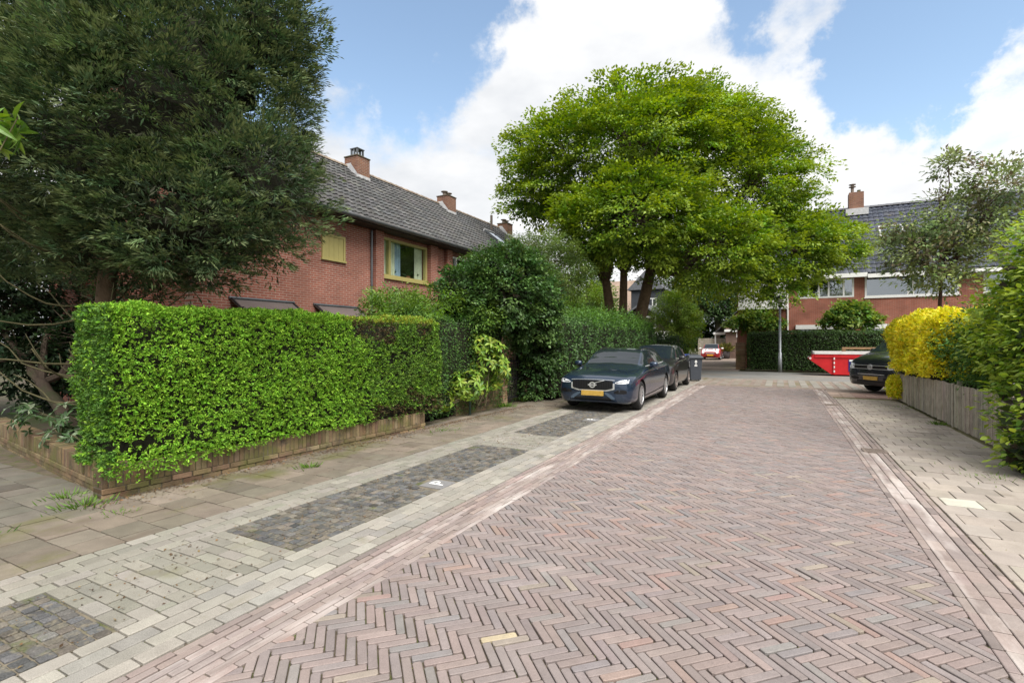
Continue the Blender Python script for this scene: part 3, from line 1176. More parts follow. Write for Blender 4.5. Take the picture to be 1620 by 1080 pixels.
def inner_fill(t, ells, n, size, cols, O, mat):
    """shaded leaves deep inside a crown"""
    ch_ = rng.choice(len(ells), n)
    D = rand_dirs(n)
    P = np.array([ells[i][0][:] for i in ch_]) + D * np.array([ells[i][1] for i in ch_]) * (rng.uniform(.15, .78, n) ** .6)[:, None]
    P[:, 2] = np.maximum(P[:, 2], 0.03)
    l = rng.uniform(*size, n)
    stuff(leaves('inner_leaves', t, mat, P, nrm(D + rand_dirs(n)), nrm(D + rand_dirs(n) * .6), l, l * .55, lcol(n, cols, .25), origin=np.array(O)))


def px_ell(u, v, d, ru, rv, rd):
    """ellipsoid given by where it stands: pixel, depth and size"""
    c = at_depth(u, v, d)
    return (c, (ru / FOC * d * 0.95 + 0.1, rd, rv / FOC * d))


# ---- the big broad-crowned tree
bt = thing('broad_tree', 'huge broad tree with a fresh green layered crown and several stems, in the middle', 'tree', (-7.0, 25.2, 0))
OB = np.array(bt.location)
E_ = [px_ell(1000, 245, 25, 150, 95, 4.5), px_ell(900, 265, 25.5, 95, 95, 3.2), px_ell(1110, 225, 26, 92, 80, 3.5), px_ell(1180, 300, 26, 105, 100, 3.8),
      px_ell(1005, 345, 22.6, 125, 75, 3.2), px_ell(1120, 395, 23.3, 115, 62, 3.0), px_ell(1235, 395, 25.5, 85, 55, 2.6), px_ell(1308, 392, 25.8, 48, 36, 1.6),
      px_ell(842, 310, 25.3, 40, 42, 1.6), px_ell(925, 385, 24.2, 55, 42, 2.0), px_ell(1215, 447, 25.2, 50, 34, 1.8), px_ell(1060, 192, 26, 85, 46, 2.5), px_ell(1080, 300, 29, 160, 130, 3.5)]
stem_base = [(-7.25, 25.3, 0), (-6.95, 24.9, 0), (-6.68, 25.1, 0)]
fork = [at_depth(958, 440, 25.2), at_depth(987, 425, 25.0), at_depth(1030, 425, 25.0)]
mb = MB()
for b0, f0, r in zip(stem_base, fork, (0.31, 0.27, 0.38)):
    b0 = Vector(b0)
    mid = b0.lerp(f0, 0.55) + Vector((0, 0, .1)) - (f0 - b0) * 0.05
    mb.tube([p - Vector(OB) for p in (b0 - Vector((0, 0, .3)), b0 + (mid - b0) * .5, mid, f0)], [r * 1.35, r * 0.95, r * .8, r * .66], 12)
mb.build('trunk', M_bark_red, bt, smooth=True)
tips = []
ends = [(0, 8), (0, 1), (0, 9), (1, 0), (1, 11), (1, 12), (2, 2), (2, 3), (2, 4), (2, 5), (2, 6), (1, 4), (0, 0), (2, 7), (2, 10)]
for fi, ei in ends:
    tgt = Vector(E_[ei][0])
    pts = branch_pts(fork[fi], tgt, 0.5, 6, 0.10)
    MB().tube([p - Vector(OB) for p in pts], taper(6, 0.27, 0.07), 8).build('limb', M_bark, bt, smooth=True)
    tips.append((pts, E_[ei]))
P, D = ell_clumps(E_, 2750, 0.45, 0.3)
mb = MB()
for i in range(0, len(P), 7):
    q = Vector(P[i])
    best = min((p for pts, e in tips for p in pts[2:]), key=lambda p: (p - q).length)
    if (best - q).length < 5:
        mb.tube([p - Vector(OB) for p in branch_pts(best, q, 0.15, 4, 0.08)], taper(4, 0.06, 0.015), 5, False)
stuff(mb.build('twigs', M_bark, bt))
ar = sprays(P, D, 90, (0.55, 1.1), (0.115, 0.20), 0.6, [(0.15, 0.265, 0.026), (0.12, 0.225, 0.024), (0.185, 0.30, 0.032), (0.095, 0.185, 0.022)], 0.25, 0.09, 0.55, tipc=(0.27, 0.36, 0.04), uplift=0.10)
stuff(leaves('crown', bt, M_leaf, *ar, origin=OB))


def small_tree(name, label, base, ells, nclump, k, rad, L, W, cols, trunk_r=0.1, var=0.2, mat=None, group=None, tipc=None, cat='tree', limbs=True, flat=.25, inner=.35, fork_z=None, uplift=0.0, bark=None):
    t = thing(name, label, cat, base, 0, group)
    O = np.array(base, float)
    top = Vector(ells[0][0])
    fz = fork_z if fork_z else base[2] + (top.z - base[2]) * 0.55
    f = Vector((base[0] + (top.x - base[0]) * .5, base[1] + (top.y - base[1]) * .5, fz))
    MB().tube([p - Vector(O) for p in branch_pts(Vector(base) - Vector((0, 0, .15)), f, 0, 5, 0.03)], taper(5, trunk_r, trunk_r * .75), 9).build('trunk', bark or M_bark, t, smooth=True)
    P, D = ell_clumps(ells, nclump, inner, .3)
    if limbs:
        mb = MB()
        for c, r in ells:
            pts = branch_pts(f, Vector(c), 0.1, 5, 0.08)
            mb.tube([p - Vector(O) for p in pts], taper(5, trunk_r * .6, trunk_r * .2), 6, False)
            for i in range(0, len(P), max(1, len(P) // 60)):
                q = Vector(P[i])
                if (q - Vector(c)).length < max(r) * 1.05:
                    mb.tube([p - Vector(O) for p in branch_pts(pts[3], q, 0.05, 3, 0.08)], taper(3, trunk_r * .16, trunk_r * .05), 4, False)
        stuff(mb.build('branches', bark or M_bark, t))
    ar = sprays(P, D, k, rad, L, W, cols, var, flat, 0.3, tipc=tipc, uplift=uplift)
    stuff(leaves('crown', t, mat or M_leaf, *ar, origin=O))
    return t


# grey-green tree between the arch and the big tree
small_tree('garden_tree', 'grey-green loose garden tree behind the leafy gate arch', (-8.3, 19.5, 0), [px_ell(868, 405, 21, 48, 42, 1.3), px_ell(830, 400, 20.5, 34, 28, 1.0), px_ell(900, 440, 21, 36, 34, 1.1), px_ell(850, 440, 20, 40, 30, 1.0)],
           420, 60, (0.25, 0.5), (0.05, 0.09), 0.5, [(0.11, 0.17, 0.05), (0.14, 0.205, 0.06), (0.085, 0.135, 0.04), (0.16, 0.24, 0.06)], 0.13)
# bright small shrub tree in front of the timber house
small_tree('shrub_tree', 'light yellow-green small tree in front of the dark timber house', (-6.1, 36.2, 0), [px_ell(1070, 490, 35, 32, 30, 1.6), px_ell(1055, 515, 34.5, 22, 22, 1.1), px_ell(1085, 515, 35, 20, 24, 1.2)],
           300, 55, (0.3, 0.6), (0.09, 0.15), 0.5, [(0.17, 0.27, 0.04), (0.13, 0.22, 0.035), (0.21, 0.30, 0.05)], 0.12)
small_tree('shrub_tree', 'rounded bright green bush beside the red and white car', (-8.3, 41.0, 0), [px_ell(1085, 520, 39, 18, 22, 1.1), px_ell(1078, 540, 38.5, 16, 18, 1.0), px_ell(1092, 505, 39, 12, 14, .8)],
           200, 55, (0.3, 0.6), (0.10, 0.16), 0.5, [(0.13, 0.26, 0.03), (0.19, 0.31, 0.04), (0.22, 0.30, 0.04)], 0.1, fork_z=.6)
small_tree('garden_shrub', 'dark low rounded shrub beside the parked dark hatchback', (-7.4, 31.0, 0), [px_ell(1052, 545, 30.5, 26, 14, 1.0), px_ell(1035, 548, 30, 20, 12, .8)],
           150, 50, (0.25, 0.5), (0.08, 0.13), 0.5, [(0.03, 0.07, 0.02), (0.05, 0.10, 0.025)], 0.1, fork_z=.5)
# darker trees far behind
for (u, v, d, ru, rv, lab) in ((1135, 455, 58, 62, 48, 'dark tree behind the brick garage gable'), (1120, 508, 62, 50, 36, 'low dark tree behind the red and white small car'), (1085, 440, 62, 50, 52, 'dark tree behind the yellow-green small tree'),
                               (925, 470, 52, 42, 40, 'green tree behind the stems of the big tree, on its left'), (1195, 440, 64, 40, 40, 'dark tree between the big tree and the white bay window')):
    b = at_depth(u, 540, d)
    small_tree('background_tree', lab, (b.x, b.y, 0), [px_ell(u, v, d, ru, rv, 3.0), px_ell(u - ru * .5, v + rv * .6, d, ru * .6, rv * .6, 2.4), px_ell(u + ru * .5, v + rv * .6, d, ru * .6, rv * .6, 2.4)],
               260, 45, (0.8, 1.4), (0.22, 0.36), 0.55, [(0.035, 0.075, 0.02), (0.05, 0.10, 0.025), (0.07, 0.13, 0.03)], 0.35, group='trees far behind the street end')
b = at_depth(918, 540, 40)
small_tree('background_tree', 'yellow-green tree lit behind the left stem of the big tree', (b.x, b.y, 0), [px_ell(930, 485, 40, 42, 34, 2.2), px_ell(900, 500, 39, 34, 26, 2)],
           240, 45, (0.5, 0.9), (0.14, 0.22), 0.5, [(0.16, 0.26, 0.04), (0.12, 0.2, 0.03), (0.2, 0.3, 0.05)], 0.2, group='trees far behind the street end')

# two flat-topped plane trees behind the far hedge
for (u0, u1, vt, vb, ut, lab) in ((1150, 1236, 489, 521, 1190, 'small flat-topped tree behind the clipped hedge, beside the street lamp'), (1300, 1388, 478, 516, 1341, 'small flat-topped tree behind the clipped hedge, above the red skip')):
    d = 31.8 if u0 < 1250 else 27.8
    b = at_depth(ut, 540, d)
    um, ru = (u0 + u1) / 2, (u1 - u0) / 2
    small_tree('pollard_tree', lab, (b.x, b.y, 0), [px_ell(um, (vt + vb) / 2 + 2, d, ru * .62, (vb - vt) * .42, 1.1), px_ell(um - ru * .5, vb - 8, d, ru * .5, (vb - vt) * .25, .9), px_ell(um + ru * .5, vb - 9, d, ru * .5, (vb - vt) * .25, .9), px_ell(um + 5, vt + 8, d, ru * .4, 8, .7)],
               210, 26, (0.22, 0.42), (0.12, 0.20), 0.8, [(0.10, 0.22, 0.04), (0.075, 0.17, 0.035), (0.14, 0.26, 0.05)], 0.13, group='flat-topped trees behind the far hedge', tipc=(0.24, 0.30, 0.06), fork_z=2.55, inner=.2)

# purple-tinged tree above the right-hand fence
b = at_depth(1478, 540, 13.4)
small_tree('cherry_tree', 'thin tree with drooping bronze-green leaves above the yellow bush', (b.x, b.y, 0),
           [px_ell(1500, 395, 13, 55, 40, 1.0), px_ell(1450, 410, 13.2, 38, 36, .8), px_ell(1560, 350, 12.6, 70, 48, 1.1), px_ell(1590, 300, 12.4, 55, 50, .9), px_ell(1520, 325, 13, 45, 25, .8), px_ell(1440, 362, 13.4, 36, 16, .6), px_ell(1500, 442, 13, 42, 18, .7), px_ell(1408, 385, 13.6, 14, 10, .3), px_ell(1500, 262, 12.8, 24, 14, .35)],
           460, 26, (0.20, 0.40), (0.09, 0.15), 0.46, [(0.22, 0.29, 0.12), (0.25, 0.31, 0.145), (0.165, 0.225, 0.11), (0.27, 0.34, 0.12), (0.21, 0.19, 0.11)], 0.055, flat=.35, fork_z=3.2, inner=.15, bark=surf('cherry_bark', (0.07, 0.035, 0.03), 0.7, (8, .3)))

# ---- conifer
ct = thing('conifer', 'large dense dark conifer with rounded crown filling the upper left', 'tree', (-8.3, 3.55, 0))
OC = np.array(ct.location)
CE = [px_ell(285, 205, 7.0, 195, 225, 2.0), px_ell(170, 240, 7.2, 190, 190, 1.8), px_ell(330, 110, 7.2, 150, 200, 1.7), px_ell(405, 300, 6.6, 85, 115, 1.0), px_ell(120, 60, 7.6, 190, 180, 1.8), px_ell(300, 350, 6.5, 150, 95, 1.1), px_ell(320, -150, 7.6, 130, 150, 1.4), px_ell(180, -160, 7.8, 150, 160, 1.6), px_ell(-20, 130, 8.2, 170, 190, 1.6), px_ell(20, 330, 8.4, 130, 110, 1.2), px_ell(420, 60, 7.3, 70, 110, .9), px_ell(215, 395, 7.2, 130, 70, 1.0)]
tb = [Vector((-8.3, 3.55, -0.2)), Vector((-8.28, 3.5, 1.3)), Vector((-8.2, 3.6, 3)), Vector((-8.1, 3.8, 6)), Vector((-8.1, 3.9, 8.2))]
MB().tube([p - Vector(OC) for p in tb], [0.17, 0.12, 0.11, 0.08, 0.03], 10).build('trunk', M_bark_red, ct, smooth=True)
for i in range(46):
    a = random.uniform(0, 2 * PI)
    z = random.uniform(0.6, 3.4)
    st = Vector((-8.28, 3.5, z))
    r = random.uniform(0.7, 1.9)
    en = st + Vector((math.cos(a) * r, math.sin(a) * r, random.uniform(0.1, 0.9)))
    MB().tube([p - Vector(OC) for p in branch_pts(st, en, -random.uniform(.1, .35), 6, 0.05)], taper(6, 0.020, 0.006), 6).build('branch', M_twig, ct, smooth=True)
CE = [(c, tuple(q * .90 for q in r)) for c, r in CE]
Cc, Dc = ell_clumps(CE, 1300, 0.84, 0.0)
m_ = 8
dd_ = rand_dirs(len(Cc) * m_)
Dr = np.repeat(Dc, m_, 0)
dd_ = np.where((np.sum(dd_ * Dr, 1) < -0.2)[:, None], -dd_, dd_)
rr_ = np.repeat(rng.uniform(.14, .32, len(Cc)), m_)[:, None]
P = np.repeat(Cc, m_, 0) + dd_ * rr_
D = nrm(dd_ + Dr * .5)
Pu, Du = ell_clumps(CE, 2800, 0.74, 0.0)
P, D = np.concatenate([P, Pu]), np.concatenate([D, Du])
vv = px(P)
keep = P[:, 2] > 2.05
P, D = P[keep], D[keep]
ar = sprays(P, D, 26, (0.10, 0.19), (0.05, 0.09), 0.24, [(0.062, 0.112, 0.048), (0.085, 0.14, 0.056), (0.05, 0.092, 0.044), (0.11, 0.165, 0.062)], 0.3, 0.10, 0.6, tipc=(0.165, 0.20, 0.085), uplift=0.30, ajit=.16)
stuff(leaves('crown', ct, M_needle, *ar, origin=OC))
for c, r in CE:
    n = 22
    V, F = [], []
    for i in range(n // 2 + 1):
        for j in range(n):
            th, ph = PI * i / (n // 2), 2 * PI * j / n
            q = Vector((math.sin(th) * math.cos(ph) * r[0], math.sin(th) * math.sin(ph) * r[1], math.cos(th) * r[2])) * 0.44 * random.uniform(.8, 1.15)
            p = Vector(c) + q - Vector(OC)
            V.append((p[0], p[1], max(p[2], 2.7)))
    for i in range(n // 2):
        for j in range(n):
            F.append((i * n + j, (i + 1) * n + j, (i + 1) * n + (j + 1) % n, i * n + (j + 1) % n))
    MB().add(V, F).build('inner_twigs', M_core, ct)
# inner mass of shaded fronds keeps the crown opaque
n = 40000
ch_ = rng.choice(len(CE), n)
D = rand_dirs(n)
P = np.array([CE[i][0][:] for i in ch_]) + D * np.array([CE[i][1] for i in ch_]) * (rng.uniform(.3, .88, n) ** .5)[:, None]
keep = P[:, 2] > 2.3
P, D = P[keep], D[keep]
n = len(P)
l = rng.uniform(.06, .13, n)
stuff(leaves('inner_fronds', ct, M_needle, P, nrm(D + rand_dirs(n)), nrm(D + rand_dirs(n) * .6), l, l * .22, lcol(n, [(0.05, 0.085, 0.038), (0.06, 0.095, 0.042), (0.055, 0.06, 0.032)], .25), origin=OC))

# dark shrubs filling the bed at the left
small_tree('evergreen_shrub', 'dark evergreen mass behind the low wall at the left edge', (-12.6, 4.9, 0), [px_ell(20, 560, 11.5, 80, 75, 1.2), px_ell(-40, 480, 11.5, 90, 100, 1.2), px_ell(90, 560, 12.5, 70, 80, 1.0), px_ell(40, 420, 12.5, 110, 90, 1.2), px_ell(190, 520, 12.5, 90, 60, .8)],
           760, 40, (0.2, 0.4), (0.09, 0.16), 0.5, [(0.022, 0.045, 0.02), (0.03, 0.06, 0.024), (0.04, 0.07, 0.03)], 0.14, inner=.1)


# plants with broad leaves one can tell apart
def leaf_plant(name, label, base, ells, n, L, W, cols, stems=8, cat='shrub', droop=.35, mat=None, cap=300, rosette=6, lift=0.25):
    t = thing(name, label, cat, base)
    O = Vector(base)
    mb = MB()
    for c, r in ells:
        for k in range(stems):
            e = Vector(c) + Vector([random.uniform(-.7, .7) * q for q in r])
            mb.tube([p - O for p in branch_pts(O + Vector((random.gauss(0, .08), random.gauss(0, .08), -0.05)), e, .1, 4, .05)], taper(4, .012, .005), 5, False)
    stuff(mb.build('stems', M_twig, t))
    nc = n // rosette
    P, D = ell_clumps(ells, nc, 0.5, .2)
    its = []
    for p, d in zip(P, D):
        ax = Vector(d) + Vector((0, 0, lift))
        a0 = random.uniform(0, 6.28)
        x = ax.orthogonal().normalized()
        y = ax.normalized().cross(x)
        for k in range(rosette):
            an = a0 + 2 * PI * k / rosette + random.gauss(0, .25)
            A = x * math.cos(an) + y * math.sin(an) + ax.normalized() * random.uniform(.1, .7) + Vector((0, 0, -0.15))
            c = jit(random.choice(cols), .18, .04)
            l = random.uniform(*L)
            m_ = big_leaf(Vector(p) - O, A, ax.normalized() + Vector((0, 0, .5)) - A * .3, l, l * W, c, .25, droop)
            its.append((m_, tuple(Vector(p))))
    loc = [(m_, tuple(Vector(c) - O)) for m_, c in its]
    pieces(t, 'leaf', 'leaves', loc, mat or M_leaf_gloss, cap, xf=Matrix.Translation(O))
    return t


AUC = [(0.19, 0.31, 0.035), (0.15, 0.27, 0.03), (0.24, 0.34, 0.045), (0.10, 0.20, 0.03), (0.27, 0.33, 0.05)]
leaf_plant('spotted_laurel', 'laurel shrub with large glossy yellow-green leaves beside the gate', (-6.25, 9.9, 0.2),
           [px_ell(770, 575, 11.6, 34, 45, .26), px_ell(735, 610, 11.1, 40, 26, .26), px_ell(788, 590, 11.8, 14, 34, .2), px_ell(700, 630, 10.6, 14, 18, .2), px_ell(760, 545, 11.6, 22, 20, .22)], 1500, (0.10, 0.16), 0.38, AUC)
leaf_plant('laurel_bush', 'low shrub with narrow pale-edged leaves spilling over the low wall at the left', (-6.9, 3.1, 0.2),
           [px_ell(100, 690, 6.6, 30, 20, .25), px_ell(65, 670, 6.9, 36, 18, .3), px_ell(40, 650, 7.2, 24, 12, .25), px_ell(120, 660, 6.6, 22, 26, .25)], 460, (0.07, 0.13), 0.34, [(0.06, 0.12, 0.04), (0.09, 0.16, 0.06), (0.05, 0.09, 0.035), (0.22, 0.27, 0.17)], lift=.5, stems=2)
# twig of long leaves reaching in at the left edge
leaf_plant('rhododendron', 'spray of long light green leaves reaching in at the left edge below the conifer', (-6.9, 0.9, 0),
           [px_ell(0, 200, 4.7, 26, 14, .2), px_ell(38, 192, 4.7, 10, 6, .08), px_ell(-50, 205, 4.6, 36, 24, .3)], 120, (0.15, 0.23), 0.26, [(0.13, 0.26, 0.04), (0.10, 0.21, 0.035), (0.2, 0.32, 0.05)], stems=1, droop=.5)

# ---- beech hedge, right edge
bh = thing('beech_hedge', 'tall overgrown hornbeam hedge with large leaves at the right edge of the picture', 'hedge', (3.1, 8.6, 0))
BE = [((3.6, 9.6, 1.8), (0.95, 1.55, 1.6)), ((3.9, 9.6, 2.8), (1.0, 1.5, .95)), ((3.5, 8.9, 1.7), (.85, .8, 1.1)), ((3.4, 8.7, 0.7), (0.95, 1.1, 0.85)), ((3.9, 9.8, 2.2), (1.05, 1.7, 0.75)), ((4.6, 9.0, 2.2), (1.2, 1.5, 1.0)), ((3.05, 8.35, 0.28), (0.65, 0.45, 0.30)), ((3.6, 11.3, 1.7), (0.7, 1.2, 0.8)), ((3.7, 8.2, 1.6), (.9, .9, 1.0))]
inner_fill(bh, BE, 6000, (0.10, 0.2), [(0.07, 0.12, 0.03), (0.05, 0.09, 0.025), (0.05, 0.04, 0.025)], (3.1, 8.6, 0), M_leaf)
P, D = ell_clumps(BE, 1900, 0.66, 0.1)
P[:, 2] = np.maximum(P[:, 2], 0.06)
ar = sprays(P, D, 12, (0.13, 0.26), (0.06, 0.105), 0.62, [(0.19, 0.33, 0.036), (0.15, 0.28, 0.034), (0.24, 0.37, 0.045), (0.12, 0.23, 0.03)], 0.2, 0.2, 0.4, tipc=(0.35, 0.44, 0.065))
uu, v_, dd = px(ar[0])
order = np.argsort(np.where((uu > 1400) & (uu < 1625) & (v_ < 1080), dd, 99))
front = order[:280]
O = np.array([3.1, 8.6, 0])
for i in front:
    m_ = big_leaf(Vector(ar[0][i] - O), Vector(ar[1][i]), Vector(ar[2][i]), float(ar[3][i]), float(ar[4][i]), tuple(ar[5][i]), .2, .2)
    m_.build('leaf', M_leaf, bh, use_col=True)
rest = np.setdiff1d(np.arange(len(ar[0])), front)
stuff(leaves('foliage', bh, M_leaf, *[a[rest] for a in ar], origin=O))

# ---- yellow bush
yb = thing('golden_bush', 'bright yellow clipped bush leaning over the end of the picket fence', 'shrub', (3.3, 15.8, 0))
core_box(yb, -0.5, 0.75, -2.6, 1.9, 0.1, 2.0, 0.16)
P1, N1 = hedge_surface(11500, -0.55, 0.9, -2.7, 2.1, 0.88, 2.22, faces='xXyYz', amp=0.13, freq=1.7, seed=13, rnd=.45)
q_ = rand_dirs(900)
P2, N2_ = np.array([-.46, 1.35, .42]) + q_ * np.array([.13, .42, .2]) * (1 + lumps(q_, .6, 5, 5)[:, None]) + np.array([0, 0, -.03]), q_
P, N = np.concatenate([P1, P2]), np.concatenate([N1, N2_])
stuff(leaves('foliage', yb, M_leaf, *shoots(P, N, 5, rng.uniform(0.05, 0.10, len(P)), 0.42, 0.7, 0.35, [(0.78, 0.70, 0.03), (0.68, 0.64, 0.03), (0.50, 0.56, 0.03), (0.82, 0.74, 0.06)], .12)))
small_tree('garden_shrub', 'green shrub between the yellow bush and the tall right-hand hedge', (3.9, 12.3, 0), [((3.5, 12.5, 1.5), (.8, 1.0, .75)), ((3.6, 11.6, 1.2), (.75, .9, .65)), ((3.4, 13.1, 1.2), (.55, .6, .45)), ((4.2, 12.8, 1.6), (.8, 1, .6))],
           420, 34, (0.13, 0.26), (0.05, 0.09), 0.45, [(0.07, 0.155, 0.03), (0.09, 0.19, 0.035), (0.05, 0.115, 0.025)], 0.05, inner=.3, fork_z=.6, cat='shrub')

# ---- leafy arch over the garden gate
ga = thing('gate_arch', 'big rounded arch of dark ivy-like leaves over the garden gate', 'arch', (-6.7, 11.6, 0))
GO = np.array(ga.location)
AE = [px_ell(785, 460, 12.6, 72, 66, 0.9), px_ell(835, 480, 13.4, 52, 70, 0.8), px_ell(850, 540, 14, 36, 62, .6), px_ell(740, 470, 12.2, 38, 48, .8), px_ell(800, 425, 13, 50, 34, .8), px_ell(838, 590, 14, 22, 45, .4)]
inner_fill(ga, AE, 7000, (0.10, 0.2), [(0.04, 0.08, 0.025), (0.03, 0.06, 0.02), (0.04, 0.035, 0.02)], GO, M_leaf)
P, D = ell_clumps(AE, 1300, 0.68, 0.1)
ar = sprays(P, D, 30, (0.14, 0.28), (0.06, 0.10), 0.7, [(0.05, 0.11, 0.03), (0.06, 0.13, 0.034), (0.08, 0.155, 0.04), (0.11, 0.19, 0.05)], 0.25, 0.2, 0.4)
stuff(leaves('foliage', ga, M_leaf_gloss, *ar, origin=GO))
for s in (0, 1):
    bx_ = Vector((-6.45, 11.05 + s * 1.35, 0)) - Vector(GO)
    MB().tube([bx_, bx_ + Vector((0, 0, 1.2)), bx_ + Vector((0, (0.2 - .4 * s), 2.6))], [.03, .03, .02], 6).build('post', M_iron, ga)

# front garden plants behind the hedge
small_tree('garden_shrub', 'loose light green shrubs showing above the hedge in front of the brick house', (-8.2, 9.4, 0), [px_ell(620, 478, 11, 48, 20, .6), px_ell(690, 485, 11.5, 50, 24, .6), px_ell(750, 500, 12, 40, 22, .6), px_ell(640, 495, 10.5, 60, 18, .5)],
           380, 36, (0.15, 0.32), (0.05, 0.09), 0.4, [(0.13, 0.24, 0.04), (0.17, 0.29, 0.05), (0.09, 0.18, 0.03)], 0.05, inner=.2, fork_z=1.2, cat='shrub')
small_tree('barberry_bush', 'small bush with dark purple and yellow-green leaves below the large house window', (-8.9, 10.2, 0), [px_ell(640, 472, 12.2, 13, 11, .3), px_ell(655, 480, 12.2, 11, 9, .25)],
           70, 26, (0.10, 0.2), (0.05, 0.08), 0.5, [(0.06, 0.02, 0.025), (0.09, 0.03, 0.03), (0.22, 0.22, 0.03)], 0.03, inner=.2, fork_z=1.5, cat='shrub')

# ---- weeds, grass tufts and litter
wd_P, wd_A, wd_L, wd_C = [], [], [], []


def tuft(x, y, n, r, l, cols=((0.10, 0.20, 0.03), (0.15, 0.26, 0.04))):
    for _ in range(n):
        a = random.uniform(0, 6.28)
        q = abs(random.gauss(0, r))
        wd_P.append((x + math.cos(a) * q, y + math.sin(a) * q, -0.014))
        wd_A.append((math.cos(a) * .7, math.sin(a) * .7, random.uniform(.35, 1.2)))
        wd_L.append(l * random.uniform(.5, 1.2))
        wd_C.append(jit(random.choice(cols), .2))


for x, y, n, r, l in ((-5.35, 4.55, 70, .06, .10), (-5.75, 1.55, 120, .12, .09), (-6.1, 2.45, 110, .14, .10), (-5.5, 2.5, 50, .1, .06), (-6.55, 2.5, 60, .12, .1), (-5.4, 7.55, 80, .2, .08), (-6.0, 11.0, 120, .12, .16), (-6.2, 12.5, 140, .16, .20), (2.75, 12.6, 70, .08, .12), (2.8, 15.4, 50, .2, .08), (2.3, 8.0, 90, .3, .06), (-4.8, 12.6, 30, .2, .06)):
    tuft(x, y, n, r, l)
for _ in range(900):        # moss and weeds in the joints
    x, y = random.uniform(XL_HB, XR_HB), abs(random.gauss(0, 4.5)) + 0.9
    tuft(x, y, 3, .008, .013, ((0.20, 0.22, 0.04), (0.14, 0.17, 0.03), (0.25, 0.24, 0.07)))
for _ in range(500):
    x, y = random.uniform(XR_EDGE, 2.8), random.uniform(3, 15)
    tuft(round((x - XR_EDGE) / .153) * .153 + XR_EDGE, y, 4, .015, .02, ((0.22, 0.25, 0.04), (0.16, 0.2, 0.03)))
for _ in range(500):
    tuft(random.uniform(-6.0, -2.9), random.uniform(.8, 10), 3, .015, .018, ((0.17, 0.22, 0.03), (0.12, 0.17, 0.03)))
wa = np.array(wd_A)
stuff(leaves('weeds', None, M_leaf, np.array(wd_P), wa, nrm(np.cross(wa, rand_dirs(len(wa)))), np.array(wd_L), np.array(wd_L) * .09 + .003, np.array(wd_C)))
bpy.data.objects['weeds']['label'] = 'grass tufts, moss and weeds growing in the paving joints'
n = 5200
t_ = rng.random(n) * .72
lx = np.where(t_ < .55, -6.08 + rng.exponential(.13, n), np.where(t_ < .8, rng.uniform(-4.3, -3.3, n), rng.uniform(-7.2, 2.7, n)))
ly = np.where(t_ < .55, rng.uniform(2.4, 11.5, n), rng.uniform(1, 12, n))
lx = np.where(t_ < .55, lx + (ly - 2.6) * .045, lx)
ok_ = ~((np.abs(lx + 3.445) < .2) & (np.abs(ly - 4.7) < .2))
lx, ly = lx[ok_], ly[ok_]
n = len(lx)
P = np.stack([lx, ly, rng.uniform(0.004, 0.012, n)], 1)
l = rng.uniform(.008, .034, n)
stuff(leaves('leaf_litter', None, M_leaf, P, nrm(rng.normal(size=(n, 3)) * np.array([1, 1, .15])), nrm(np.array([0, 0, 1.0]) + rng.normal(0, .3, (n, 3))), l, l * .5, lcol(n, [(0.14, 0.085, 0.045), (0.10, 0.065, 0.04), (0.20, 0.12, 0.05), (0.25, 0.16, 0.06), (0.07, 0.05, 0.035)], .25)))
bpy.data.objects['leaf_litter']['label'] = 'dry brown leaf litter along the wall base and in the setts'
# ================================================================== BUILDINGS
RED = ((0.315, 0.108, 0.073), (0.245, 0.082, 0.058))
M_brick_y = brickmat('house_brick_along_street', 'y', RED, (0.37, 0.27, 0.215), stain=(0.36, 0.17, 0.125))
M_brick_x = brickmat('house_brick_across', 'x', ((0.34, 0.11, 0.07), (0.27, 0.085, 0.056)), (0.34, 0.22, 0.175))
M_brick_xy = brickmat('chimney_brick', 'xy', ((0.24, 0.10, 0.065), (0.17, 0.07, 0.05)), (0.26, 0.22, 0.17), stain=(0.24, 0.13, 0.05))
M_brick_brown = brickmat('brown_brick', 'xy', ((0.17, 0.10, 0.075), (0.14, 0.085, 0.065)), (0.17, 0.14, 0.12))
M_tile_roof = surf('roof_tile', None, 0.75, (1.2, 0.2), (60, 0.5), fine=(14, 0.22), overlays=[((0.17, 0.16, 0.14), (3.6, 3.6, 3.6), 0.62, 0.8)])
M_tile_blue = surf('glazed_roof_tile', None, 0.35, (2.0, 0.2), (40, 0.2), spec=0.5)
M_olive = surf('olive_yellow_paint', (0.40, 0.345, 0.13), 0.5, (4, 0.06), (120, 0.1))
M_whitep = surf('white_paint', (0.78, 0.78, 0.76), 0.45, (3, 0.04))
M_zinc = surf('zinc_gutter', (0.15, 0.16, 0.17), 0.45, (3, 0.2), metallic=0.5)
M_lead = surf('lead_flashing', (0.48, 0.48, 0.49), 0.6, (6, 0.2))
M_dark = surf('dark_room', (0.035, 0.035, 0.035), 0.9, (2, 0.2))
M_pane = glassmat('window_glass', (0.93, 0.96, 0.95), 1.0)
M_pane_far = glassmat('window_glass_far', (0.5, 0.55, 0.55), 0.6)
M_curtain = surf('curtain', (0.74, 0.75, 0.58), 0.9, (3, 0.15))
M_curtain_b = surf('curtain_blue', (0.40, 0.52, 0.64), 0.9, (3, 0.15))
M_black = surf('black_paint', (0.02, 0.02, 0.022), 0.4, (4, 0.1))
M_timber = surf('dark_timber', (0.055, 0.042, 0.035), 0.8, (4, 0.3), (40, 0.5))
M_plastic = surf('smoked_plastic', (0.13, 0.11, 0.105), 0.35, (2, 0.1))


def shift(mb, O):
    mb.V = [(v[0] - O[0], v[1] - O[1], v[2] - O[2]) for v in mb.V]
    return mb


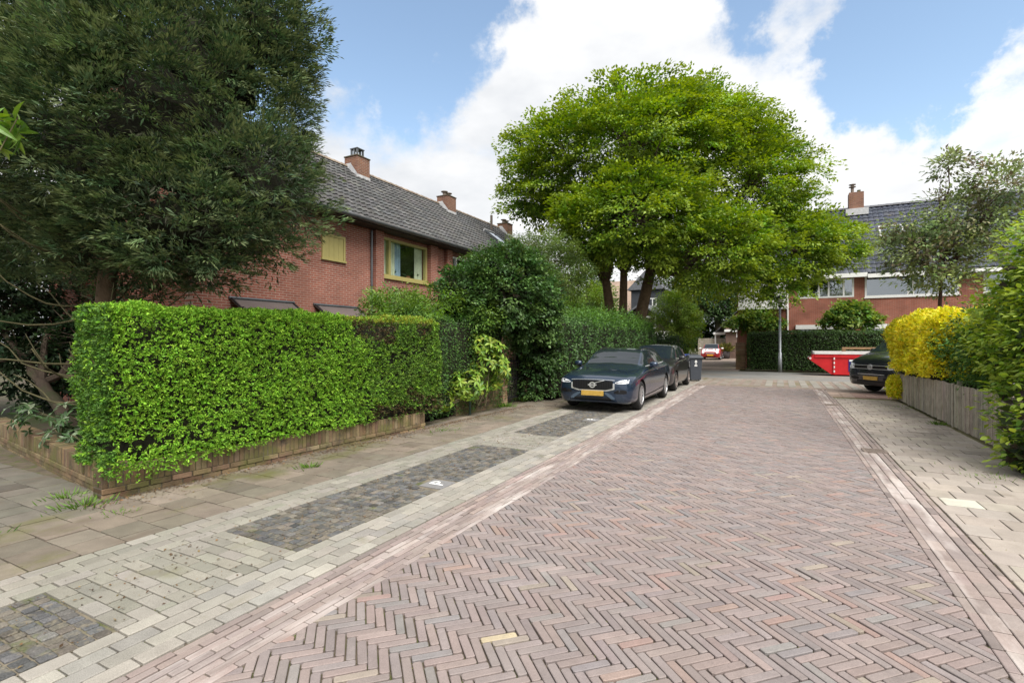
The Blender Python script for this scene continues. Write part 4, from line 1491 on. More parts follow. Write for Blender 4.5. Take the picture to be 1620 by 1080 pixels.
def wall_with_holes(axis, plane, th, a0, a1, z0, z1, holes):
    """wall in the plane axis = plane (outer face), thickness th towards the inside (sign), rectangular holes (a, b, zl, zh)"""
    mb = MB()

    def put(a, b, zl, zh):
        if b - a < 1e-4 or zh - zl < 1e-4:
            return
        if axis == 'x':
            mb.box(min(plane, plane + th), max(plane, plane + th), a, b, zl, zh)
        else:
            mb.box(a, b, min(plane, plane + th), max(plane, plane + th), zl, zh)
    holes = sorted(holes)
    cur = a0
    for (a, b, zl, zh) in holes:
        put(cur, a, z0, z1)
        put(a, b, z0, zl)
        put(a, b, zh, z1)
        cur = b
    put(cur, a1, z0, z1)
    return mb


def window(parent, O, axis, plane, out, a0, a1, z0, z1, mat, bars=(), fr=0.07, pane_mat=None, depth=0.09, sill=True, transom=None):
    """window in a wall: frame (sides, head, sill), mullions, panes. axis 'x': wall plane at x, 'y': at y; out = +1/-1 outward."""
    def bx(mb, a, b, zl, zh, d0, d1):
        lo, hi = sorted((plane + out * d0, plane + out * d1))
        if axis == 'x':
            return mb.box(lo, hi, a, b, zl, zh)
        return mb.box(a, b, lo, hi, zl, zh)
    mb = MB()
    bx(mb, a0, a0 + fr, z0, z1, -depth, 0.015)
    bx(mb, a1 - fr, a1, z0, z1, -depth, 0.015)
    bx(mb, a0 + fr, a1 - fr, z1 - fr, z1, -depth, 0.013)
    bx(mb, a0 + fr, a1 - fr, z0, z0 + fr, -depth, 0.013)
    w = shift(mb, O).build('window', mat, parent)
    if sill:
        shift(bx(MB(), a0 - 0.04, a1 + 0.04, z0 - 0.07, z0 - 0.002, -0.05, 0.07), O).build('sill', mat, w)
    xs = [a0 + fr] + list(bars) + [a1 - fr]
    for b in bars:
        shift(bx(MB(), b - fr / 2, b + fr / 2, z0 + fr, z1 - fr, -depth, 0.01), O).build('mullion', mat, w)
    for p, q in zip(xs[:-1], xs[1:]):
        pa = p + (fr / 2 if p in bars else 0)
        qa = q - (fr / 2 if q in bars else 0)
        shift(bx(MB(), pa + .002, qa - .002, z0 + fr + .002, z1 - fr - .002, -0.045, -0.037), O).build('pane', pane_mat or M_pane, w)
    return w


def tile_mb(O, along, up, nor, w, ln, col, amp=0.024, nseg=6, flat=False):
    """one pantile: rolled cross-section with a thick lower edge"""
    V, F = [], []
    prof = []
    for i in range(nseg + 1):
        t = i / nseg
        prof.append((t * w * 1.06, amp * (0.9 * math.sin(2 * PI * t - 0.6) + 0.35 * math.cos(4 * PI * t))))
    rows_ = [(0.0, 0.036 - 0.02), (0.0, 0.036), (ln * 1.08, 0.0)]
    for s_, hgt in rows_:
        for a, b in prof:
            V.append(O + along * a + up * s_ + nor * (b + hgt))
    n = nseg + 1
    for r in range(2):
        for i in range(nseg):
            F.append((r * n + i, r * n + i + 1, (r + 1) * n + i + 1, (r + 1) * n + i))
    return MB().add(V, F, col)


def tiled_roof(parent, O, p0, along, up, length, slope_len, w, ln, mat, palette, cap, skip=None, thing_name='roof_tile'):
    p0, along, up = Vector(p0), Vector(along).normalized(), Vector(up).normalized()
    nor = along.cross(up).normalized()
    if nor.z < 0:
        nor = -nor
    nc, nr = int(round(length / w)), int(round(slope_len / ln))
    its = []
    OO = Vector(O)
    for r in range(nr):
        for c in range(nc):
            a, s_ = c * length / nc, r * slope_len / nr
            if skip and skip(a, s_):
                continue
            q = p0 + along * (a + random.gauss(0, .004)) + up * (s_ + random.gauss(0, .006)) - OO
            its.append((tile_mb(q, along, up, nor, length / nc, slope_len / nr, jit(random.choice(palette), .16, .02)), tuple(q)))
    if cap:
        pieces(parent, thing_name, 'tile_rows', its, mat, cap, xf=Matrix.Translation(OO))
    else:
        rest = MB()
        for mb, _ in its:
            o = len(rest.V)
            rest.V += mb.V
            rest.F += [tuple(k + o for k in f) for f in mb.F]
            rest.C += mb.C
        stuff(rest.build('tile_rows', mat, parent, use_col=True))


# ---- terrace on the left: eave at X -11, ridge at X -15
XW, XE, XRG, ZE, ZR = -11.5, -11.0, -15.0, 5.28, 8.45
upv = (Vector((XRG, 0, ZR)) - Vector((XE, 0, ZE)))
SL = upv.length
TILEC = [(0.08, 0.08, 0.08), (0.068, 0.068, 0.069), (0.092, 0.089, 0.085), (0.075, 0.073, 0.071)]


def roof_z(x):
    return ZE + (XE - x) * (ZR - ZE) / (XE - XRG)


def chimney(parent, O, x0, x1, y0, y1, ztop, base_z, pot='cage', mat=None):
    ch = shift(MB().box(x0, x1, y0, y1, base_z, ztop), O).build('chimney', mat or M_brick_xy, parent)
    shift(MB().bbox(x0 - .03, x1 + .03, y0 - .03, y1 + .03, ztop, ztop + .05, .012), O).build('cap', M_mortar, ch)
    cx, cy = (x0 + x1) / 2, (y0 + y1) / 2
    if pot == 'cage':
        mb = MB()
        for sx in (-.15, 0, .15):
            for sy in (-.15, .15):
                mb.box(cx + sx - .03, cx + sx + .03, cy + sy - .03, cy + sy + .03, ztop + .05, ztop + .36)
        mb.box(cx - .2, cx + .2, cy - .2, cy + .2, ztop + .36, ztop + .39)
        shift(mb, O).build('cowl', M_zinc, ch)
    else:
        mb = MB()
        for k in range(2):
            yy = cy - .18 + k * .36
            mb.lathe([(.09, ztop + .05), (.09, ztop + .22), (.17, ztop + .24), (.17, ztop + .27), (0.01, ztop + .31)], 14, 'z', (cx, yy, 0))
        shift(mb, O).build('cowl', M_iron, ch)
    fl = MB()
    fl.add([(x1 + .012, y0 - .02, roof_z(x1) - .1), (x1 + .012, y1 + .02, roof_z(x1) - .1), (x1 + .012, y1 + .02, roof_z(x1) + .12), (x1 + .012, y0 - .02, roof_z(x1) + .12)], [(0, 1, 2, 3)])
    fl.add([(x1 + .014, y0 - .012, roof_z(x1) - .1), (x0 + .1, y0 - .012, roof_z(x0 + .1) - .1), (x0 + .1, y0 - .012, roof_z(x0 + .1) + .14), (x0 + .35, y0 - .012, roof_z(x0 + .1) + .14), (x0 + .35, y0 - .012, roof_z(x0 + .35) + .3), (x1 + .014, y0 - .012, roof_z(x1) + .14)], [(0, 5, 4, 3, 2, 1)])
    shift(fl, O).build('flashing', M_lead, ch)
    return ch


def terrace_house(label, y0, y1, holes, tile_cap, end0=False, end1=False):
    O = (XW, y0, 0)
    t = thing('terraced_house', label, 'house', O)
    shift(wall_with_holes('x', XW, -0.3, y0, y1, -0.05, 5.2, holes), O).build('wall', M_brick_y, t)
    # inside faces and end walls
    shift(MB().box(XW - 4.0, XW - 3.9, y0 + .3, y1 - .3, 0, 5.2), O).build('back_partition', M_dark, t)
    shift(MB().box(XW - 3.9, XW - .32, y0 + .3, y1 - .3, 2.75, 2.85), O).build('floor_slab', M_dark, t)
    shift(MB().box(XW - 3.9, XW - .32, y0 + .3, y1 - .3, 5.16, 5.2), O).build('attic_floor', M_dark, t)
    for yy, e in ((y0, end0), (y1, end1)):
        if e:
            s = 1 if yy == y0 else -1
            ya, yb = sorted((yy, yy + s * 0.28))
            prof = [(XW - .302, -0.05), (XW - .302, 5.2), (XRG, ZR - .12), (XW - 7.0, 5.2), (XW - 7.0, -0.05)]
            V = [(x, yq, z) for yq in (ya, yb) for x, z in prof]
            n = len(prof)
            F = [tuple(range(n)), tuple(range(2 * n - 1, n - 1, -1))] + [(i, n + i, n + (i + 1) % n, (i + 1) % n) for i in range(n)]
            shift(MB().add(V, F), O).build('end_wall', M_brick_x, t)
        else:
            ya, yb = sorted((yy + (.004 if yy == y0 else -.004), yy + (0.2 if yy == y0 else -0.2)))
            shift(MB().box(XW - 3.9, XW - .32, ya, yb, 0, 5.15), O).build('party_wall', M_dark, t)
    # roof
    rf = MB()
    n_ = Vector((upv.z, 0, -upv.x)).normalized() * 0.05
    for sgn in (1,):
        a = [Vector((XE + .02, y0, ZE - .03)), Vector((XE + .02, y1, ZE - .03)), Vector((XRG, y1, ZR - .03)), Vector((XRG, y0, ZR - .03))]
        back = [Vector((XRG, y0, ZR - .03)), Vector((XRG, y1, ZR - .03)), Vector((2 * XRG - XE, y1, ZE)), Vector((2 * XRG - XE, y0, ZE))]
        rf.quad(*a)
        rf.quad(*back)
    roof = shift(rf, O).build('roof', M_zinc, t)
    tiled_roof(roof, O, (XE, y0, ZE), (0, 1, 0), upv, y1 - y0, SL, 0.235, 0.345, M_tile_roof, TILEC, tile_cap)
    mb = MB()
    yy = y0
    while yy < y1 - .1:
        ye = min(yy + .36, y1)
        V, F = [], []
        for k, (yq, r) in enumerate(((yy, .115), (ye + .02, .10))):
            for i in range(7):
                a = PI * i / 6
                V.append((XRG + r * 1.15 * math.cos(a), yq, ZR - .02 + r * math.sin(a)))
        F = [(i, i + 1, 7 + i + 1, 7 + i) for i in range(6)] + [tuple(range(6, -1, -1)), tuple(range(7, 14))]
        shift(MB().add(V, F, jit((0.25, 0.20, 0.155), .12)), O).build('ridge_tile', M_tile_roof, roof, use_col=True)
        yy += .36
    # eaves: soffit board and half-round gutter
    shift(MB().box(XW + .003, XE + .03, y0, y1, ZE - .10, ZE - .06), O).build('soffit', M_timber, t)
    g = MB()
    V, F = [], []
    for yq in (y0, y1):
        for i in range(9):
            a = PI + PI * i / 8
            V.append((XE + .13 + .085 * math.cos(a), yq, ZE + .005 + .085 * math.sin(a)))
        for i in range(9):
            a = 2 * PI - PI * i / 8
            V.append((XE + .13 + .075 * math.cos(a), yq, ZE + .005 + .075 * math.sin(a)))
    F = [(i, (i + 1) % 18, 18 + (i + 1) % 18, 18 + i) for i in range(18)] + [tuple(range(17, -1, -1)), tuple(range(18, 36))]
    shift(g.add(V, F), O).build('gutter', M_zinc, t)
    return t, O


hA, OA = terrace_house('brick house with olive-yellow window frame and grey pantile roof beside the conifer', 6.6, 15.15, [(12.62, 15.05 - .02, 3.76, 5.06)], 300, end0=True)
chimney(hA, OA, -15.06, -14.4, 14.45, 15.13, 8.8, 7.6, 'cage')
w = window(hA, OA, 'x', XW, 1, 12.62, 15.03, 3.76, 5.06, M_olive, bars=(13.02,), fr=0.085, depth=.12)


def curtain(parent, O, x, ya, yb, za, zb, mat, waves=9, amp=.04, name='curtain'):
    n = 60
    V, F = [], []
    for i in range(n + 1):
        y = ya + (yb - ya) * i / n
        dx = amp * math.sin(i / n * waves * 2 * PI) + random.gauss(0, .004)
        V += [(x + dx, y, za), (x + dx * .7, y, zb)]
    F = [(2 * i, 2 * i + 2, 2 * i + 3, 2 * i + 1) for i in range(n)]
    return shift(MB().add(V, F), O).build(name, mat, parent, smooth=True)


curtain(w, OA, XW - .17, 12.7, 13.45, 3.8, 5.05, M_curtain, 7)
curtain(w, OA, XW - .21, 13.35, 13.8, 3.8, 5.05, M_curtain_b, 4)
curtain(w, OA, XW - .17, 14.5, 14.95, 3.8, 5.05, M_curtain, 5)
shift(MB().box(XW - .55, XW - .13, 12.7, 14.98, 3.80, 3.84), OA).build('inner_sill', M_whitep, w)
for yy, s_ in ((13.5, .7), (14.25, 1.2), (14.7, .8)):
    pl = thing('potted_plant', {13.5: 'small plant pot on the sill of the olive-framed window, nearest the left curtain', 14.25: 'tallest dark houseplant on the sill of the olive-framed window', 14.7: 'small houseplant on the sill of the olive-framed window, nearest the right curtain'}[yy], 'plant', (XW - .24, yy, 3.84))
    MB().lathe([(.001, 0), (.05 * s_, 0), (.07 * s_, .11), (.06 * s_, .11), (.001, .1)], 12).build('pot', surf('terracotta', (0.35, 0.14, 0.07), .8), pl, smooth=True)
    n = 26
    D = rand_dirs(n)
    D[:, 2] = abs(D[:, 2]) + .3
    P = np.tile(np.array([[0, 0, .1]]), (n, 1)) + D * .03
    stuff(leaves('foliage', pl, M_leaf, P, D, nrm(D + rand_dirs(n)), .2 * s_, .06 * s_, lcol(n, [(0.03, 0.07, 0.02), (0.05, 0.09, 0.03)], .2)))
for (ya, yb) in ((12.2, 12.56), (15.06 - .001, 15.149)):
    shift(MB().box(XW + .002, XW + .17, ya, yb, -.05, 5.17), OA).build('pier', M_brick_y, hA)
# boarded hatch
hatch = MB()
hatch.box(XW - .02, XW + .045, 10.17, 10.24, 4.0, 4.72)
hatch.box(XW - .02, XW + .045, 10.96, 11.03, 4.0, 4.72)
hatch.box(XW - .02, XW + .043, 10.24, 10.96, 4.65, 4.72)
hatch.box(XW - .02, XW + .07, 10.14, 11.06, 3.95, 4.0)
sh_ = shift(hatch, OA).build('shutter', M_olive, hA)
for k in range(4):
    shift(MB().bbox(XW - .01, XW + .03, 10.244 + k * .179, 10.244 + (k + 1) * .179 - .006, 4.004, 4.646, .006), OA).build('board', M_olive, sh_)
# two canopies over the ground-floor doors
for (ya, yb) in ((7.45, 9.2), (9.9, 11.55)):
    V = [(XW + .0, ya, 2.64), (XW + .0, yb, 2.64), (XW + .7, yb, 2.2), (XW + .7, ya, 2.2)]
    V2 = [(v[0], v[1], v[2] + .012) for v in V]
    cp = shift(MB().add(V + V2, [(3, 2, 1, 0), (4, 5, 6, 7), (0, 1, 5, 4), (1, 2, 6, 5), (2, 3, 7, 6), (3, 0, 4, 7)]), OA).build('canopy', M_plastic, hA)
    shift(MB().tube([(XW + .03, ya - .03, 2.66), (XW + .03, yb + .03, 2.66)], [.035, .035], 8), OA).build('rail', M_zinc, cp)
    for yy in (ya + .02, yb - .02):
        shift(MB().tube([(XW + .02, yy, 2.67), (XW + .70, yy, 2.22)], [.022, .022], 6), OA).build('arm', M_black, cp)
        shift(MB().tube([(XW + .02, yy, 2.2), (XW + .06, yy, 2.35), (XW + .5, yy, 2.42)], [.015] * 3, 6), OA).build('bracket', M_black, cp)
shift(MB().tube([(XW + .05, 12.12, 0), (XW + .05, 12.12, 5.15)], [.035, .035], 8), OA).build('downpipe', M_zinc, hA)

hB, OB_ = terrace_house('middle terraced brick house with white window frames, partly behind the gate arch', 15.15, 21.25, [(16.5, 19.3, 3.6, 5.0)], 0)
chimney(hB, OB_, -15.06, -14.4, 20.5, 21.2, 8.8, 7.6, 'pots')
wB = window(hB, OB_, 'x', XW, 1, 16.5, 19.3, 3.6, 5.0, M_whitep, bars=(16.95, 18.1), fr=.075, depth=.12)
shift(MB().box(XW + .002, XW + .17, 15.152, 15.5, -.05, 5.17), OB_).build('pier', M_brick_y, hB)
shift(MB().box(XW + .002, XW + .17, 16.1, 16.45, -.05, 5.17), OB_).build('pier', M_brick_y, hB)
hC, OC_ = terrace_house('end terraced brick house with roof windows, behind the grey-green garden tree', 21.25, 27.5, [(22.4, 25.2, 3.6, 5.0)], 0, end1=True)
chimney(hC, OC_, -15.06, -14.4, 26.6, 27.3, 8.7, 7.6, 'pots')
window(hC, OC_, 'x', XW, 1, 22.4, 25.2, 3.6, 5.0, M_whitep, bars=(23.3,), fr=.075, depth=.12)
shift(MB().tube([(-14.2, 24.4, 7.7), (-14.2, 24.4, 8.65)], [.07, .07], 10), OC_).build('vent_pipe', M_iron, hC)
n_up = upv.normalized()
n_no = Vector((n_up.z, 0, -n_up.x))
if n_no.z < 0:
    n_no = -n_no
for (xa, ya, ww, ll) in ((-12.5, 22.6, 1.1, 1.5), (-12.4, 24.9, 1.1, 1.5)):
    p = Vector((xa, ya, roof_z(xa)))

    def rb(a0, a1, s0, s1, h0, h1):
        V = [p + Vector((0, a, 0)) + n_up * s_ + n_no * h for h in (h0, h1) for a, s_ in ((a0, s0), (a1, s0), (a1, s1), (a0, s1))]
        return shift(MB().add(V, [(3, 2, 1, 0), (4, 5, 6, 7), (0, 1, 5, 4), (1, 2, 6, 5), (2, 3, 7, 6), (3, 0, 4, 7)]), OC_)
    f = rb(0, ww, 0, .08, -.03, .13).build('roof_window', M_lead, hC)
    rb(0, ww, ll - .08, ll, -.03, .13).build('frame_bar', M_lead, f)
    rb(0, .08, .08, ll - .08, -.03, .128).build('frame_bar', M_zinc, f)
    rb(ww - .08, ww, .08, ll - .08, -.03, .128).build('frame_bar', M_zinc, f)
    rb(.082, ww - .082, .082, ll - .082, .085, .095).build('pane', M_pane_far, f)

# ---- house across the junction, facing the camera
YF = 35.5
OF = (-2.4, YF, 0)
fh = thing('brick_house', 'red brick house with blue-black glazed roof and white windows across the junction', 'house', OF)
holesF = [(1.0, 3.86, 4.22, 5.34), (4.38, 8.6, 4.18, 5.42), (9.6, 12.5, 4.2, 5.4)]
holesG = [(1.0, 3.86, 0.8, 2.4), (4.38, 8.6, .8, 2.4)]
shift(wall_with_holes('y', YF, 0.3, -2.4, 20, 2.63, 5.46, holesF), OF).build('wall', M_brick_x, fh)
shift(wall_with_holes('y', YF, 0.3, -2.4, 20, -.05, 2.63, holesG), OF).build('wall', M_brick_x, fh)
shift(MB().box(-2.4, -2.1, YF + .302, YF + 8, -.05, 5.46), OF).build('end_wall', M_brick_brown, fh)
shift(MB().box(-2.0, 20, YF + 3.4, YF + 3.5, 0, 5.4), OF).build('back_partition', M_dark, fh)
shift(MB().box(-2.0, 20, YF + .32, YF + 3.4, 2.75, 2.85), OF).build('floor_slab', M_dark, fh)
shift(MB().box(-2.0, 20, YF + .32, YF + 3.4, 5.40, 5.45), OF).build('attic_floor', M_dark, fh)
ZEF, ZRF = 5.55, 10.15
upF = Vector((0, 4.0, ZRF - ZEF))
rf = MB()
rf.quad((-2.9, YF - .45, ZEF - .04), (20, YF - .45, ZEF - .04), (20, YF + 3.55, ZRF - .04), (-2.9, YF + 3.55, ZRF - .04))
rf.quad((-2.9, YF + 3.55, ZRF - .04), (20, YF + 3.55, ZRF - .04), (20, YF + 8, ZEF), (-2.9, YF + 8, ZEF))
roofF = shift(rf, OF).build('roof', M_zinc, fh)
tiled_roof(roofF, OF, (-2.9, YF - .45, ZEF), (1, 0, 0), upF, 22.9, upF.length, 0.27, 0.36, M_tile_blue, [(0.055, 0.062, 0.085), (0.045, 0.052, 0.075), (0.07, 0.075, 0.095)], 0)
mb = MB()
xx = -2.9
while xx < 19.9:
    V, F = [], []
    for xq, r in ((xx, .13), (xx + .42, .115)):
        for i in range(6):
            a = PI * i / 5
            V.append((xq, YF + 3.55 + r * math.cos(a), ZRF - .02 + r * math.sin(a)))
    mb.add(V, [(i, i + 1, 6 + i + 1, 6 + i) for i in range(5)], jit((0.06, 0.062, 0.08), .15))
    xx += .4
stuff(shift(mb, OF).build('ridge_tiles', M_tile_blue, roofF, use_col=True))
shift(MB().box(-2.9, 4.45, YF - .49, YF - .453, ZEF - .22, ZEF + .02), OF).build('fascia', M_whitep, fh)
shift(MB().box(4.46, 20, YF - .56, YF - .453, ZEF - .30, ZEF - .08), OF).build('fascia', M_whitep, fh)
shift(MB().box(-2.9, 20, YF - .45, YF - .002, ZEF - .16, ZEF - .12), OF).build('soffit', surf('brown_soffit', (.2, .17, .13), .8), fh)
wf = window(fh, OF, 'y', YF, -1, 1.0, 3.86, 4.22, 5.34, M_whitep, bars=(1.55, 2.1, 2.6, 3.35), fr=.09, pane_mat=M_pane_far, sill=False)
wf = window(fh, OF, 'y', YF, -1, 4.38, 8.6, 4.18, 5.42, M_whitep, bars=(6.4, 6.62, 7.3, 7.75), fr=.09, pane_mat=M_pane_far)
window(fh, OF, 'y', YF, -1, 9.6, 12.5, 4.2, 5.4, M_whitep, bars=(10.6, 11.6), fr=.09, pane_mat=M_pane_far)
for (xa, xb) in ((1.0, 3.86), (4.38, 8.6)):
    window(fh, OF, 'y', YF, -1, xa, xb, .8, 2.4, M_whitep, bars=((xa + xb) / 2,), fr=.09, pane_mat=M_pane_far, sill=False)
    shift(MB().box(xa - .12, xb + .1, YF - .16, YF - .002, 2.36, 2.62), OF).build('lintel', M_whitep, fh)
# white bay on the left
shift(MB().box(-2.35, .40, YF - .55, YF - .002, 3.62, 3.82), OF).build('bay_base', M_whitep, fh)
bay = shift(MB().box(-2.3, -1.0, YF - .5, YF - .003, 3.83, 5.2).box(-.25, .35, YF - .5, YF - .003, 3.83, 5.2).box(-1.0, -.25, YF - .48, YF - .003, 3.83, 4.15).box(-1.0, -.25, YF - .48, YF - .003, 5.0, 5.2), OF).build('bay_window', M_whitep, fh)
shift(MB().box(-.998, -.252, YF - .42, YF - .41, 4.152, 4.998), OF).build('pane', M_pane_far, bay)
shift(MB().box(-.998, -.252, YF - .1, YF - .05, 4.152, 4.998), OF).build('dark_backing', M_dark, bay)  # dark panel standing in for the room behind the bay pane
shift(MB().tube([(.45, YF - .06, 0), (.45, YF - .06, 5.35)], [.05, .05], 8), OF).build('downpipe', M_whitep, fh)
ch = shift(MB().box(3.95, 4.73, YF + 3.2, YF + 3.95, ZRF - .6, ZRF + .98), OF).build('chimney', M_brick_xy, fh)
shift(MB().box(3.75, 4.95, YF + 2.98, YF + 3.197, ZRF - .52, ZRF - .1), OF).build('flashing', M_lead, ch)
shift(MB().lathe([(.09, ZRF + .98), (.09, ZRF + 1.35), (.2, ZRF + 1.37), (.2, ZRF + 1.40), (.09, ZRF + 1.42), (.09, ZRF + 1.5), (.2, ZRF + 1.52), (.2, ZRF + 1.55), (.01, ZRF + 1.57)], 12, 'z', (4.15, YF + 3.5, 0)), OF).build('cowl', M_iron, ch)
shift(MB().lathe([(.1, ZRF + .98), (.1, ZRF + 1.15), (.01, ZRF + 1.16)], 12, 'z', (4.5, YF + 3.5, 0)), OF).build('pot', M_mortar, ch)
nF = Vector((0, -upF.z, upF.y)).normalized()
uF = upF.normalized()
p = Vector((5.3, YF - .45, ZEF)) + uF * 2.85


def rb2(a0, a1, s0, s1, h0, h1):
    V = [p + Vector((a, 0, 0)) + uF * s_ + nF * h for h in (h0, h1) for a, s_ in ((a0, s0), (a1, s0), (a1, s1), (a0, s1))]
    return shift(MB().add(V, [(3, 2, 1, 0), (4, 5, 6, 7), (0, 1, 5, 4), (1, 2, 6, 5), (2, 3, 7, 6), (3, 0, 4, 7)]), OF)


f = rb2(0, 1.2, 0, .09, -.02, .14).build('roof_window', M_lead, fh)
rb2(0, 1.2, 1.0, 1.1, -.02, .14).build('frame_bar', M_lead, f)
rb2(0, .09, .09, 1.0, -.02, .138).build('frame_bar', M_lead, f)
rb2(1.11, 1.2, .09, 1.0, -.02, .138).build('frame_bar', M_lead, f)
rb2(.092, 1.108, .092, .998, .09, .1).build('pane', M_pane_far, f)

# ---- brown brick garage beside the side road
OGa = (-4.6, 53, 0)
gr = thing('brick_garage', 'low brown brick garage with slate gable roof and white fascia beside the side road', 'garage', OGa)
prof = [(-4.6, -.05), (-0.6, -.05), (-0.6, 2.7), (-2.9, 5.0), (-4.6, 3.3)]
n = len(prof)
V = [(x, y, z) for y in (53, 61) for x, z in prof]
shift(MB().add(V, [tuple(range(n)), tuple(range(2 * n - 1, n - 1, -1))] + [(i, n + i, n + (i + 1) % n, (i + 1) % n) for i in range(n)]), OGa).build('wall', M_brick_brown, gr)
tiled_roof(gr, OGa, (-5.55, 52.8, 2.5), (0, 1, 0), (2.65, 0, 2.7), 8.4, 3.75, .3, .3, M_tile_roof, [(0.19, 0.195, 0.205), (0.16, 0.165, 0.175)], 0)
tiled_roof(gr, OGa, (-0.25, 52.8, 2.5), (0, 1, 0), (-2.65, 0, 2.65), 8.4, 3.7, .3, .3, M_tile_roof, [(0.19, 0.195, 0.205), (0.16, 0.165, 0.175)], 0)
shift(MB().box(-4.7, -2.6, 52.7, 52.995, 2.55, 2.78), OGa).build('fascia', M_whitep, gr)
shift(MB().box(-5.8, -4.72, 53.8, 55, 2.3, 2.52), OGa).build('porch_fascia', M_whitep, gr)
shift(MB().box(-5.7, -5.58, 54, 54.12, 0, 2.3), OGa).build('porch_post', M_whitep, gr)
gw = shift(MB().box(-3.65, -3.15, 52.95, 52.996, 2.0, 2.1).box(-3.65, -3.15, 52.95, 52.996, 2.4, 2.5).box(-3.65, -3.55, 52.95, 52.996, 2.1, 2.4).box(-3.25, -3.15, 52.95, 52.996, 2.1, 2.4), OGa).build('window', M_whitep, gr)
shift(MB().box(-3.548, -3.252, 52.97, 52.996, 2.102, 2.398), OGa).build('pane', M_black, gw)
# plank fence beside the garage
M_oldwood = surf('weathered_wood', None, 0.85, (6, 0.2), (50, 0.5), fine=(60, 0.2), overlays=[((0.16, 0.16, 0.09), (5, 5, 1.5), 0.55, 0.7)])
pg = thing('plank_fence', 'weathered upright plank fence between the small red car and the brown brick garage', 'fence', (-7.3, 54.2, 0))
for i in range(17):
    MB().box(i * .155, i * .155 + .145, 0, .025, 0.03, 1.94 + random.gauss(0, .01), jit((0.30, 0.27, 0.22), .1)).build('board', M_oldwood, pg, use_col=True)
MB().box(0, 2.6, .026, .07, .4, .5, (0.25, .22, .18)).build('rail', M_oldwood, pg, use_col=True)
MB().box(0, 2.6, .026, .07, 1.4, 1.5, (0.25, .22, .18)).build('rail', M_oldwood, pg, use_col=True)

# ---- dark timber house behind the tall hedge
OT = (-11.6, 48, 0)
th_ = thing('timber_house', 'dark timber gabled house with white windows behind the tall hedge', 'house', OT)
prof = [(-14.2, 2.62), (-8.9, 2.62), (-8.9, 3.2), (-11.5, 5.05), (-14.2, 3.2)]
V = [(x, y, z) for y in (48, 55) for x, z in prof]
shift(MB().add(V, [tuple(range(n)), tuple(range(2 * n - 1, n - 1, -1))] + [(i, n + i, n + (i + 1) % n, (i + 1) % n) for i in range(n)]), OT).build('wall', M_timber, th_)
shift(MB().box(-14.2, -8.9, 48.05, 55, -.05, 2.6), OT).build('plinth_wall', M_whitep, th_)
for sgn, lab in ((1, 'roof'), (-1, 'roof')):
    x_e = -11.5 + sgn * 3.1
    V = [(-11.5, 47.5, 5.1), (x_e, 47.5, 2.95), (x_e, 55, 2.95), (-11.5, 55, 5.1)]
    V2 = [(v[0], v[1], v[2] + .16) for v in V]
    shift(MB().add(V + V2, [(3, 2, 1, 0), (4, 5, 6, 7), (0, 1, 5, 4), (1, 2, 6, 5), (2, 3, 7, 6), (3, 0, 4, 7)]), OT).build('roof', surf('slate', (.13, .135, .15), .6, (3, .2), (20, .3)), th_)
window(th_, OT, 'y', 48, -1, -11.95, -10.15, 2.85, 4.0, M_whitep, bars=(-11.2,), fr=.15, pane_mat=M_black, sill=False, depth=-.002)
shift(MB().box(-14.6, -11.3, 56, 62, -.05, 7.3), OT).build('rear_wing', surf('dark_slate_cladding', (.05, .055, .065), .7, (3, .2)), th_)
window(th_, OT, 'y', 56, -1, -13.2, -11.8, 5.4, 6.35, M_whitep, bars=(-12.7, -12.25), fr=.1, pane_mat=M_pane_far, sill=False, depth=-.002)
prof2 = [(-15, 7.3), (-10.9, 7.3), (-13, 9.4)]
V = [(x, y, z) for y in (55.7, 62.3) for x, z in prof2]
shift(MB().add(V, [(0, 1, 2), (5, 4, 3), (0, 3, 4, 1), (1, 4, 5, 2), (2, 5, 3, 0)]), OT).build('rear_roof', surf('slate', (.13, .135, .15)), th_)
# pale-roofed house far behind the stems
b = at_depth(975, 540, 62)
OP = (b.x, b.y, 0)
ph = thing('pale_roof_house', 'house with pale brown roof glimpsed between the stems of the big tree', 'house', OP)
MB().box(-4, 4, 0, 7, -.05, 5.2).build('wall', M_brick_brown, ph)
V = [(x, y, z) for y in (-.3, 7.3) for x, z in ((-4.6, 5.0), (4.6, 5.0), (0, 9.5))]
V[1], V[4] = (4.6, -.3, 5.0), (4.6, 7.3, 5.0)
V = [(-4.6, -.4, 5.0), (4.6, -.4, 5.0), (4.6, 3.5, 9.4), (-4.6, 3.5, 9.4), (-4.6, 7.4, 5.0), (4.6, 7.4, 5.0)]
MB().add(V, [(0, 1, 2, 3), (3, 2, 5, 4), (0, 3, 4), (1, 5, 2)]).build('roof', surf('clay_roof', (0.30, 0.22, 0.17), .8, (2, .15), (15, .3)), ph)
window(ph, (0, 0, 0), 'y', 0, -1, -2, 0, 3.2, 4.5, M_whitep, bars=(-1,), fr=.1, pane_mat=M_pane_far, sill=False, depth=-.002)
# ================================================================== VEHICLES
def paint(name, col, rough=0.25, metallic=0.3):
    return surf(name, col, rough, (1.5, 0.03), spec=0.5, metallic=metallic, coat=0.9)


